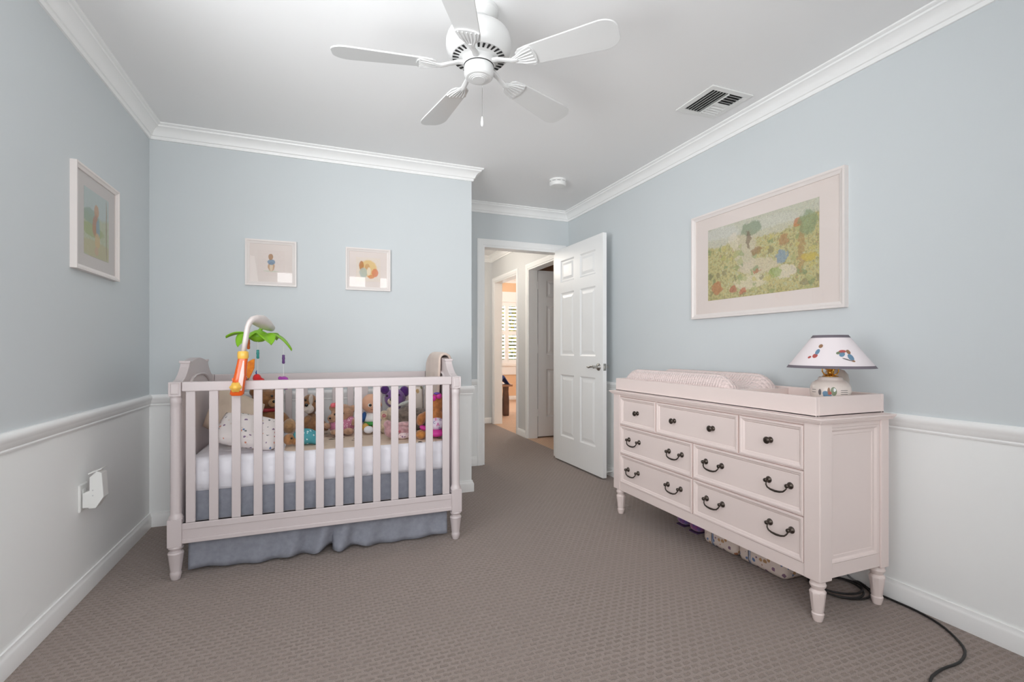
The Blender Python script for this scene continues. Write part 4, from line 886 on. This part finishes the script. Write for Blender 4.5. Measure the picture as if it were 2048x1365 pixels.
for r, z in ((0.163, 0.998), (0.0635, 1.137)):
    sgn = 1 if z < 1.05 else -1; n = 48; vs = []
    dr_ = -0.0995/0.139*0.011*sgn
    for rr, zz in ((r+0.0012, z), (r+0.0012+dr_, z+sgn*0.011), (r-0.004+dr_, z+sgn*0.011), (r-0.004, z)): vs += [(LX+rr*math.cos(2*PI*i/n), LY+rr*math.sin(2*PI*i/n), zz) for i in range(n)]
    MB().add(vs, [(j*n+i, j*n+(i+1) % n, ((j+1) % 4)*n+(i+1) % n, ((j+1) % 4)*n+i) for j in range(4) for i in range(n)]).build('shade_trim', m_tr, sh, auto=40)
MB().tube([(LX-0.055, LY, 1.12), (LX-0.02, LY, 1.115), (LX+0.02, LY, 1.115), (LX+0.055, LY, 1.12)], 0.002, 6).tube([(LX, LY, 1.03), (LX, LY, 1.12)], 0.003, 6).build('shade_spider', m_brass, lp)
# loose generic dabs of colour where the shade carries its little printed figures
for da, z, hw, hh, mm, tl in ((-20, 1.090, 0.008, 0.008, p_br, 0), (-23, 1.066, 0.008, 0.012, p_bl, -0.2), (-25, 1.050, 0.010, 0.009, p_rd, 0.1), (-34, 1.044, 0.007, 0.005, p_rd, 0.3),
                              (21, 1.068, 0.014, 0.006, p_rd, 0.1), (13, 1.062, 0.008, 0.005, p_gr, 0.4), (19, 1.056, 0.012, 0.008, p_bl, 0.6), (32, 1.066, 0.008, 0.009, p_br, 0), (32, 1.044, 0.011, 0.014, p_bl, 0.2), (24, 1.036, 0.016, 0.0025, p_dk, -0.35), (33, 1.030, 0.008, 0.004, p_br, -0.2)):
    decal('colour_decal', sprof, CAMA+da, z, hw, hh, mm, sh, tl, eps=0.0006)
# small rounded device behind the lamp
mn = MB().lathe([(0.044, 0.8145), (0.050, 0.820), (0.055, 0.90), (0.055, 0.940), (0.050, 0.966), (0.036, 0.983), (0.015, 0.990), (0.002, 0.991)], 28, Matrix.Translation((2.145, 1.495, 0)) @ Matrix.Diagonal((0.8, 1.0, 1, 1)))
tag(mn.build('nursery_device', mat('warm_grey_plastic', (196, 186, 176), 0.4), smooth=True), 'rounded warm grey plastic device standing behind the lamp', 'device')

# ------------------------------------------------------------------ under the dresser
m_pack = mat_print('diaper_print', (226, 210, 200), [(176, 120, 90), (110, 130, 170), (190, 150, 110), (140, 110, 130), (206, 190, 176)], 34, 0.34, rough=0.35, seed=3)
for k, (ya, yb, lab) in enumerate(((1.905, 2.14, 'printed nappy pack under the dresser, beside the purple slippers'), (1.62, 1.895, 'printed nappy pack under the dresser, beside the coiled cable'))):
    g = thing('diaper_pack', lab, 'diaper pack', (2.06, (ya+yb)/2, 0), group='nappy packs under the dresser')
    slab(1.985, 2.185, ya, yb, 0.002, 0.118, 0.03, 0.028).build('wrapper', m_pack, g, smooth=True)
    slab(1.983, 2.187, yb-0.10, yb-0.055, 0.001, 0.119, 0.03, 0.028).build('band', mat('blue_white_band', (206, 206, 216), 0.35, var=(25, (120, 146, 190))), g, smooth=True)
for k, (x, y, c, lab) in enumerate(((2.085, 2.385, (140, 70, 130), 'fuzzy purple slipper under the dresser, furthest from the nappy packs'), (2.075, 2.265, (164, 64, 120), 'fuzzy magenta slipper under the dresser, nearest the nappy packs'))):
    g = thing('slipper', lab, 'slipper', (x, y, 0), group='slippers under the dresser')
    m = MB().ell((x, y, 0.034), (0.05, 0.052, 0.032)).ell((x+0.07, y, 0.034), (0.07, 0.045, 0.032)).ell((x+0.12, y, 0.03), (0.06, 0.04, 0.028))
    o = m.build('upper', mat('fuzzy_%d' % k, c, 0.95, sheen=0.5, bump=(120, 0.8, 0.01), var=(25, (84, 80, 150))), g, smooth=True)
    md = o.modifiers.new('merge', 'REMESH'); md.mode = 'VOXEL'; md.voxel_size = 0.005; md.use_smooth_shade = True
    MB().box(x-0.045, x+0.165, y-0.034, y+0.034, 0.0, 0.008).build('sole', mat('plum_felt', (70, 44, 84), 0.9), g, bevel=0.003)
def spline(pts, n=10):
    out = []; P = [Vector(p) for p in pts]
    for i in range(len(P)-1):
        a, b, c, d = P[max(i-1, 0)], P[i], P[i+1], P[min(i+2, len(P)-1)]
        for k in range(n):
            t = k/n; out.append(0.5*((2*b)+(c-a)*t+(2*a-5*b+4*c-d)*t*t+(3*b-a-3*c+d)*t**3))
    return out+[P[-1]]
cab = [(2.155+0.012*math.sin(a*0.37)+(0.112-0.007*a/PI*0.5)*math.cos(a), 1.492+0.014*math.cos(a*0.41)+(0.112-0.006*a/PI*0.5)*math.sin(a), 0.006+0.003*a/PI) for a in [0.2+k*2*PI/18 for k in range(18*3)]]
run = [(2.272, 1.47, 0.02), (2.262, 1.41, 0.010), (2.268, 1.33, 0.006), (2.266, 1.24, 0.006), (2.240, 1.15, 0.006), (2.190, 1.075, 0.006), (2.125, 1.015, 0.006), (2.03, 0.985, 0.006), (1.93, 0.985, 0.006), (1.83, 0.965, 0.006), (1.76, 0.90, 0.006), (1.74, 0.75, 0.006)]
tag(MB().tube(spline(cab+run, 3), 0.0044, 8).build('black_cable', m_black, smooth=True), 'black cable coiled under the dresser and trailing over the carpet', 'cable')
tag(MB().tube(spline([(2.278, 1.45, 0.012), (2.268, 1.52, 0.03), (2.265, 1.56, 0.10), (2.28, 1.60, 0.22), (2.285, 1.62, 0.40)], 6), 0.0045, 8).build('grey_cable', mat('grey_rubber', (120, 122, 122), 0.5), smooth=True), 'grey lamp cable hanging behind the dresser', 'cable')

# ------------------------------------------------------------------ framed pictures
m_frame_w = mat('white_frame_paint', (230, 222, 218), 0.35); m_mat = mat('cream_mount_board', (226, 214, 208), 0.8)
def picture(name, label, o, u, n, w, h, fw, t, mw, art, winmat=None, fm=None):
    """o = lower left corner on the wall, u along the wall, n out of the wall"""
    o, u, n = Vector(o), Vector(u), Vector(n); z = Vector((0, 0, 1))
    g = thing(name, label, 'picture', o+u*w/2, group='framed pictures')
    g.location = o+u*w/2; g.matrix_world = Matrix.Translation(g.location)
    # frame: mitred moulding
    pr = [(0, 0), (0, t), (fw*0.35, t), (fw*0.55, t*0.82), (fw, t*0.62), (fw, 0)]
    k = len(pr); vs = []
    for a, b, sa, sb in ((0, 0, 1, 1), (w, 0, -1, 1), (w, h, -1, -1), (0, h, 1, -1)): vs += [o+u*(a+sa*d)+z*(b+sb*d)+n*e for d, e in pr]
    fs = [(j*k+i, j*k+(i+1) % k, ((j+1) % 4)*k+(i+1) % k, ((j+1) % 4)*k+i) for j in range(4) for i in range(k)]
    MB().add(vs, fs).build('frame', fm or m_frame_w, g)
    def sheet(nm, a0, a1, b0, b1, d, material, par, th=0.0008):
        return MB().add([o+u*a+z*b+n*(d-e) for e in (th, 0) for a, b in ((a0, b0), (a1, b0), (a1, b1), (a0, b1))], [(0, 1, 2, 3), (4, 5, 6, 7), (0, 1, 5, 4), (1, 2, 6, 5), (2, 3, 7, 6), (3, 0, 4, 7)]).build(nm, material, par)
    sheet('mount', fw*0.9, w-fw*0.9, fw*0.9, h-fw*0.9, t*0.40, m_mat if winmat is None else winmat, g)
    ml, mr_, mb_, mt_ = mw
    sheet('print', fw+ml, w-fw-mr_, fw+mb_, h-fw-mt_, t*0.40+0.0012, art, g)
    MB().add([o+u*q+z*r+n*t*0.52 for q, r in ((fw*0.9, fw*0.9), (w-fw*0.9, fw*0.9), (w-fw*0.9, h-fw*0.9), (fw*0.9, h-fw*0.9))], [(0, 1, 2, 3)]).build('glass', m_glass, g)
    return g
rp = random.Random(5)
greens = [(150, 160, 110), (128, 146, 104), (176, 176, 120), (196, 184, 110), (140, 130, 96)]
lay = [(0.5, 0.93, 0.7, 0.12, (206, 208, 200)), (0.12, 0.86, 0.22, 0.14, (208, 206, 198)), (0.62, 0.84, 0.25, 0.12, (206, 204, 190)), (0.40, 0.60, 0.10, 0.30, (206, 196, 176)), (0.52, 0.36, 0.18, 0.10, (214, 200, 176)), (0.44, 0.18, 0.16, 0.09, (224, 212, 186))]
for i in range(60):
    u_, v_ = rp.random(), rp.random()*0.72; lay.append((u_, v_, rp.uniform(0.012, 0.035), rp.uniform(0.018, 0.05), greens[rp.randrange(5)]))
lay += [(0.45, 0.86, 0.10, 0.09, (120, 140, 108)), (0.42, 0.72, 0.02, 0.12, (120, 96, 76)), (0.28, 0.75, 0.05, 0.12, (222, 210, 190)), (0.10, 0.16, 0.06, 0.09, (186, 110, 76)), (0.27, 0.12, 0.04, 0.05, (176, 80, 70)), (0.36, 0.08, 0.03, 0.04, (190, 96, 76)),
        (0.50, 0.56, 0.05, 0.05, (150, 110, 70)), (0.72, 0.42, 0.05, 0.09, (120, 150, 180)), (0.73, 0.62, 0.04, 0.07, (176, 126, 84)), (0.74, 0.24, 0.10, 0.08, (226, 214, 196)), (0.87, 0.48, 0.022, 0.30, (176, 140, 92)), (0.84, 0.78, 0.035, 0.06, (196, 110, 62)), (0.66, 0.25, 0.05, 0.06, (150, 170, 90)), (0.50, 0.30, 0.03, 0.025, (176, 100, 60)), (0.93, 0.36, 0.06, 0.05, (206, 180, 80)), (0.92, 0.75, 0.07, 0.14, (130, 150, 112))]
lay = [(1-q[0],)+q[1:] for q in lay]                 # the sheet's u runs toward the far end of the wall
art_big = mat_paint('garden_watercolour', (214, 200, 170), [(214, 204, 176), (176, 180, 132), (206, 188, 132), (150, 154, 110), (196, 160, 120)], lay, ax=(1, 2), scale=26, warp=0.09, amount=0.66, ink=62)
# on the right wall u runs toward the camera (-y), so the sheet's left is the far side
picture('framed_picture', 'large white framed garden watercolour hanging on the wall above the dresser', (XR, 2.552, 1.275), (0, -1, 0), (-1, 0, 0), 1.010, 0.665, 0.030, 0.028, (0.105, 0.105, 0.080, 0.078), art_big)
art_1 = mat_paint('small_print_one', (226, 212, 206), [(226, 214, 208), (224, 210, 204)], [(0.50, 0.18, 0.30, 0.03, (206, 206, 190)), (0.50, 0.36, 0.13, 0.18, (190, 150, 112)), (0.50, 0.34, 0.06, 0.16, (222, 204, 180)), (0.50, 0.54, 0.14, 0.11, (112, 142, 168)), (0.48, 0.74, 0.09, 0.12, (172, 128, 88))], ax=(0, 2), scale=30, warp=0.05)
art_2 = mat_paint('small_print_two', (228, 214, 204), [(228, 216, 206), (226, 212, 198)], [(0.50, 0.55, 0.36, 0.36, (224, 190, 120)), (0.22, 0.66, 0.10, 0.20, (186, 120, 62)), (0.30, 0.36, 0.17, 0.22, (176, 186, 176)), (0.46, 0.62, 0.10, 0.12, (206, 160, 110)), (0.52, 0.42, 0.08, 0.18, (230, 214, 190)), (0.78, 0.38, 0.14, 0.18, (214, 126, 84)), (0.62, 0.20, 0.14, 0.08, (216, 140, 80))], ax=(0, 2), scale=30, warp=0.06)
picture('framed_picture', 'small square white framed print with a blue and brown figure over the crib', (-0.456, YB, 1.493), (1, 0, 0), (0, -1, 0), 0.302, 0.299, 0.026, 0.022, (0.045, 0.045, 0.040, 0.040), art_1)
picture('framed_picture', 'small square white framed print with an orange and yellow scene over the crib', (0.156, YB, 1.490), (1, 0, 0), (0, -1, 0), 0.301, 0.294, 0.024, 0.022, (0.045, 0.045, 0.040, 0.040), art_2)
art_3 = mat_paint('tall_print', (176, 176, 150), [(196, 196, 178), (176, 184, 150), (190, 190, 166)], [(0.5, 0.85, 0.8, 0.25, (184, 196, 200)), (0.25, 0.60, 0.35, 0.12, (140, 160, 140)), (0.3, 0.40, 0.5, 0.10, (156, 166, 100)), (0.5, 0.12, 0.8, 0.14, (186, 174, 130)), (0.48, 0.72, 0.10, 0.10, (196, 142, 92)), (0.44, 0.48, 0.13, 0.17, (182, 116, 84)), (0.54, 0.46, 0.08, 0.15, (122, 160, 176)), (0.52, 0.27, 0.11, 0.12, (206, 172, 116)), (0.48, 0.10, 0.08, 0.07, (200, 160, 130)), (0.90, 0.5, 0.03, 0.5, (150, 130, 100))], ax=(1, 2), scale=16, warp=0.06, amount=0.75)
picture('framed_picture', 'white framed green and brown print hanging above the wall outlet', (XL, 2.545, 1.418), (0, 1, 0), (1, 0, 0), 0.465, 0.452, 0.022, 0.024, (0.080, 0.080, 0.056, 0.056), art_3, winmat=mat('grey_mount_board', (206, 198, 194), 0.8))

# ------------------------------------------------------------------ ceiling fan
FD = 1.95; fa = (957.7-1024)/F_PX; FX, FY = FD*(CS*fa+SN), FD*(CS-SN*fa)
fan = thing('ceiling_fan', 'white five blade ceiling fan with ribbed motor housing and pull chain', 'ceiling fan', (FX, FY, CE))
def L(zz): return zz-CE
MB().lathe([(0.079, L(2.44)), (0.080, L(2.430)), (0.079, L(2.422)), (0.070, L(2.412)), (0.068, L(2.408)), (0.058, L(2.400)), (0.055, L(2.396)), (0.040, L(2.390)), (0.032, L(2.386)), (0.018, L(2.384))], 36).build('canopy', m_fan, fan, local=True, auto=30)
MB().lathe([(0.016, L(2.386)), (0.016, L(2.342))], 16).build('downrod', m_fan, fan, local=True, auto=30)
mot = MB().lathe([(0.030, L(2.352)), (0.100, L(2.350)), (0.116, L(2.345)), (0.120, L(2.340)), (0.126, L(2.330)), (0.131, L(2.312)), (0.132, L(2.292)), (0.128, L(2.272)), (0.118, L(2.255)), (0.108, L(2.246)), (0.070, L(2.241)), (0.066, L(2.238))], 48).build('motor_housing', m_fan, fan, local=True, auto=30)
slot = MB().prism([(-0.0035, -0.013), (0.0035, -0.013), (0.0045, 0.013), (-0.0045, 0.013)], (0.092, 0, L(2.2424)), (0, 1, 0), (1, 0, 0), (0, 0, 1), 0.0022).build('vent_slot', m_dark, mot, local=True)
for k in range(1, 30): copy_part(slot, mot, rot=(0, 0, 2*PI*k/30))
MB().lathe([(0.066, L(2.240)), (0.067, L(2.232)), (0.064, L(2.218)), (0.060, L(2.214))], 36).build('flywheel', m_fan, fan, local=True, auto=30)
MB().lathe([(0.0605, L(2.2145)), (0.0605, L(2.2115))], 36).build('shadow_gap', m_dark, fan, local=True)
MB().lathe([(0.0585, L(2.212)), (0.0595, L(2.208)), (0.0595, L(2.180)), (0.056, L(2.170)), (0.050, L(2.1655)), (0.040, L(2.1645)), (0.039, L(2.1625)), (0.034, L(2.1625)), (0.033, L(2.1605)), (0.027, L(2.1605)), (0.026, L(2.1585)), (0.001, L(2.1580))], 40).build('switch_housing', m_fan, fan, local=True, auto=25)
MB().tube([(0.030, 0.052, L(2.182)), (0.033, 0.058, L(2.165)), (0.033, 0.058, L(2.04))], 0.0009, 6).build('pull_chain', m_nickel, fan, local=True)
MB().lathe([(0.001, L(2.046)), (0.004, L(2.042)), (0.0065, L(2.022)), (0.006, L(2.008)), (0.002, L(2.002))], 14, Matrix.Translation((0.033, 0.058, 0))).build('chain_pull', m_fan, fan, local=True, smooth=True)
ZB = L(2.206); pitch = math.radians(-12)
def blade_poly():
    pts = []
    r0, r1, w0, w1 = 0.165, 0.562, 0.046, 0.066
    for k in range(7): a = PI/2+PI/2*k/6; pts.append((r0+0.045+0.045*math.cos(a), -(w0-0.02)-0.02*math.sin(a)*1.0))
    pts = [(r0+0.05, -w0), (r0+0.02, -w0+0.006), (r0+0.005, -w0+0.02), (r0, 0), (r0+0.005, w0-0.02), (r0+0.02, w0-0.006), (r0+0.05, w0)]
    for k in range(8): a = PI/2-PI/2*k/7; pts.append((r1-0.060+0.060*math.cos(a), w1-0.045+0.045*math.sin(a)))
    for k in range(8): a = -PI/2*k/7; pts.append((r1-0.060+0.060*math.cos(a), -(w1-0.045)+0.045*math.sin(a)))
    return pts
bl0 = None
for k in range(5):
    ang = math.radians(26.3+72*k)
    if bl0 is None:
        R = Matrix.Rotation(pitch, 4, 'X')
        bl0 = MB().prism(blade_poly(), (0, 0, -0.003), (1, 0, 0), (0, 1, 0), (0, 0, 1), 0.006).build('blade', m_fan, fan, local=True, bevel=0.0015)
        bl0.data.transform(R); bl0.data.transform(Matrix.Translation((0, 0, ZB)))
        pad = [(0.150, -0.012), (0.168, -0.018), (0.200, -0.036), (0.232, -0.046), (0.243, -0.030), (0.247, 0), (0.243, 0.030), (0.232, 0.046), (0.200, 0.036), (0.168, 0.018), (0.150, 0.012)]
        br = MB().prism(pad, (0, 0, -0.0085), (1, 0, 0), (0, 1, 0), (0, 0, 1), 0.0055)
        for q in (-0.7, -0.35, 0, 0.35, 0.7): br.tube([(0.160, 0.014*q, -0.0085), (0.20, 0.036*q, -0.0095), (0.236, 0.046*q, -0.0085)], [0.002, 0.0035, 0.003], 6)
        br.v = [tuple(R @ Vector(v)+Vector((0, 0, ZB))) for v in br.v]
        br.tube([(0.055, 0, L(2.224)), (0.085, 0, L(2.222)), (0.115, 0, L(2.212)), (0.150, 0, ZB-0.006), (0.172, 0, ZB-0.007)], [0.014, 0.013, 0.011, 0.012, 0.010], 10, flat=0.6)
        br0 = br.build('blade_bracket', m_fan, fan, local=True, auto=35)
        bl0.rotation_euler = br0.rotation_euler = (0, 0, ang)
    else:
        copy_part(bl0, fan, rot=(0, 0, ang)); copy_part(br0, fan, rot=(0, 0, ang))

# ------------------------------------------------------------------ ceiling vent, smoke detector, switch, plug-in, door stop
vx0, vx1, vy0, vy1 = 1.872, 2.150, 1.942, 2.226
vt = thing('ceiling_vent', 'square white ceiling air vent with angled louvres', 'vent', ((vx0+vx1)/2, (vy0+vy1)/2, CE))
fr = MB(); k = 0.034
for a in ((vx0, vx1, vy0, vy0+k), (vx0, vx1, vy1-k, vy1), (vx0, vx0+k, vy0+k, vy1-k), (vx1-k, vx1, vy0+k, vy1-k)): fr.box(*a, CE-0.008, CE-0.0005)
fr.build('frame', m_plastic, vt, bevel=0.003)
MB().box(vx0+k, vx1-k, vy0+k, vy1-k, CE-0.0015, CE-0.0005).build('duct', m_dark, vt)
ix0, ix1, iy0, iy1 = vx0+k, vx1-k, vy0+k, vy1-k; xm = ix0+(ix1-ix0)*0.52
def vane(p, q, lean):
    p, q = Vector(p), Vector(q); d = (q-p).normalized(); sdir = Vector((-d.y, d.x, 0))*lean
    MB().add([p, q, q+sdir*0.008+Vector((0, 0, -0.0095)), p+sdir*0.008+Vector((0, 0, -0.0095)), p+Vector((0, 0, 0.0015)), q+Vector((0, 0, 0.0015)), q+sdir*0.0098+Vector((0, 0, -0.0095)), p+sdir*0.0098+Vector((0, 0, -0.0095))], [(0, 1, 2, 3), (4, 5, 6, 7), (0, 1, 5, 4), (2, 3, 7, 6), (1, 2, 6, 5), (0, 3, 7, 4)]).build('louvre', m_plastic, vt)
for i in range(5):
    x = ix0+0.020+(xm-ix0-0.012)*i/5; vane((x, iy0, CE-0.002), (x, iy1, CE-0.002), 1)
for i in range(4):
    y = iy0+0.018+0.022*i; vane((xm+0.004, y, CE-0.002), (ix1, y, CE-0.002), -1)
for i in range(4):
    y = iy1-0.018-0.022*i; vane((xm+0.004, y, CE-0.002), (ix1, y, CE-0.002), 1)
MB().box(xm-0.001, xm+0.002, iy0, iy1, CE-0.012, CE-0.001).box(xm, ix1, iy0+0.095, iy1-0.095, CE-0.009, CE-0.006).build('divider', m_plastic, vt)
sx_, sy_ = 1.770, 3.500
sd = thing('smoke_detector', 'round white smoke detector on the ceiling by the door', 'smoke detector', (sx_, sy_, CE))
MB().lathe([(0.070, 0), (0.071, -0.012), (0.068, -0.016)], 32, Matrix.Translation((sx_, sy_, CE))).build('mounting_plate', m_plastic, sd, auto=35)
MB().lathe([(0.062, -0.015), (0.063, -0.019)], 32, Matrix.Translation((sx_, sy_, CE))).build('vent_gap', m_dark, sd)
MB().lathe([(0.066, -0.019), (0.068, -0.023), (0.067, -0.040), (0.060, -0.050), (0.030, -0.053), (0.001, -0.053)], 32, Matrix.Translation((sx_, sy_, CE))).build('cover', m_plastic, sd, auto=35)
for k in range(10):
    a = 2*PI*k/10; MB().box(-0.006, 0.006, 0.060, 0.0665, -0.0195, -0.0145).build('rib', m_plastic, sd, local=True).rotation_euler = (0, 0, a)
sw = thing('light_switch', 'white light switch plate on the wall beside the door frame', 'light switch', (1.262, YA, 1.24))
MB().rings((1.224, YA, 1.182), (1, 0, 0), (0, 0, 1), (0, -1, 0), 0.076, 0.116, [(0, 0), (0.001, 0.004), (0.004, 0.006), (0.006, 0.006)]).build('plate', m_plastic, sw)
MB().box(1.256, 1.268, YA-0.014, YA-0.006, 1.232, 1.256).build('toggle', m_plastic, sw, bevel=0.001)
po = thing('wall_outlet', 'white wall outlet plate on the white wainscot', 'outlet', (XL, 2.66, 0.43))
MB().rings((XL, 2.622, 0.372), (0, 1, 0), (0, 0, 1), (1, 0, 0), 0.076, 0.118, [(0, 0), (0.001, 0.004), (0.004, 0.006), (0.006, 0.006)]).build('plate', m_plastic, po)
for z in (0.408, 0.454): MB().box(XL+0.006, XL+0.0085, 2.645, 2.675, z-0.014, z+0.014).build('socket', m_plastic, po, bevel=0.004)
pg = thing('plug_in_device', 'white plug in device standing out of the wall outlet', 'plug-in', (XL+0.03, 2.66, 0.42))
MB().prism([(0.009, 0.388), (0.030, 0.388), (0.032, 0.384), (0.056, 0.384), (0.084, 0.430), (0.077, 0.535), (0.060, 0.545), (0.034, 0.520), (0.034, 0.462), (0.009, 0.452)], (XL, 2.632, 0), (1, 0, 0), (0, 0, 1), (0, 1, 0), 0.056).build('housing', m_plastic, pg, bevel=0.004)
MB().prism([(0.030, 0.532), (0.078, 0.552), (0.078, 0.557), (0.030, 0.538)], (XL, 2.630, 0), (1, 0, 0), (0, 0, 1), (0, 1, 0), 0.060).build('lid', m_plastic, pg, bevel=0.001)
for z in (0.44, 0.463): MB().lathe([(0.003, 0), (0.003, 0.001)], 10, Matrix.Translation((XL+0.046, 2.632, z)) @ rot_to((0, -1, 0))).build('button', mat('light_grey_plastic', (200, 200, 200), 0.4), pg)
ds = thing('door_stop', 'white spring door stop on the baseboard behind the open door', 'door stop', (XR-0.016, 3.50, 0.05))
MB().lathe([(0.012, 0), (0.012, 0.004), (0.006, 0.006), (0.006, 0.050), (0.009, 0.052), (0.009, 0.066), (0.006, 0.068)], 14, Matrix.Translation((XR-0.0155, 3.50, 0.05)) @ rot_to((-1, 0, 0))).build('spring', m_plastic, ds, auto=35)
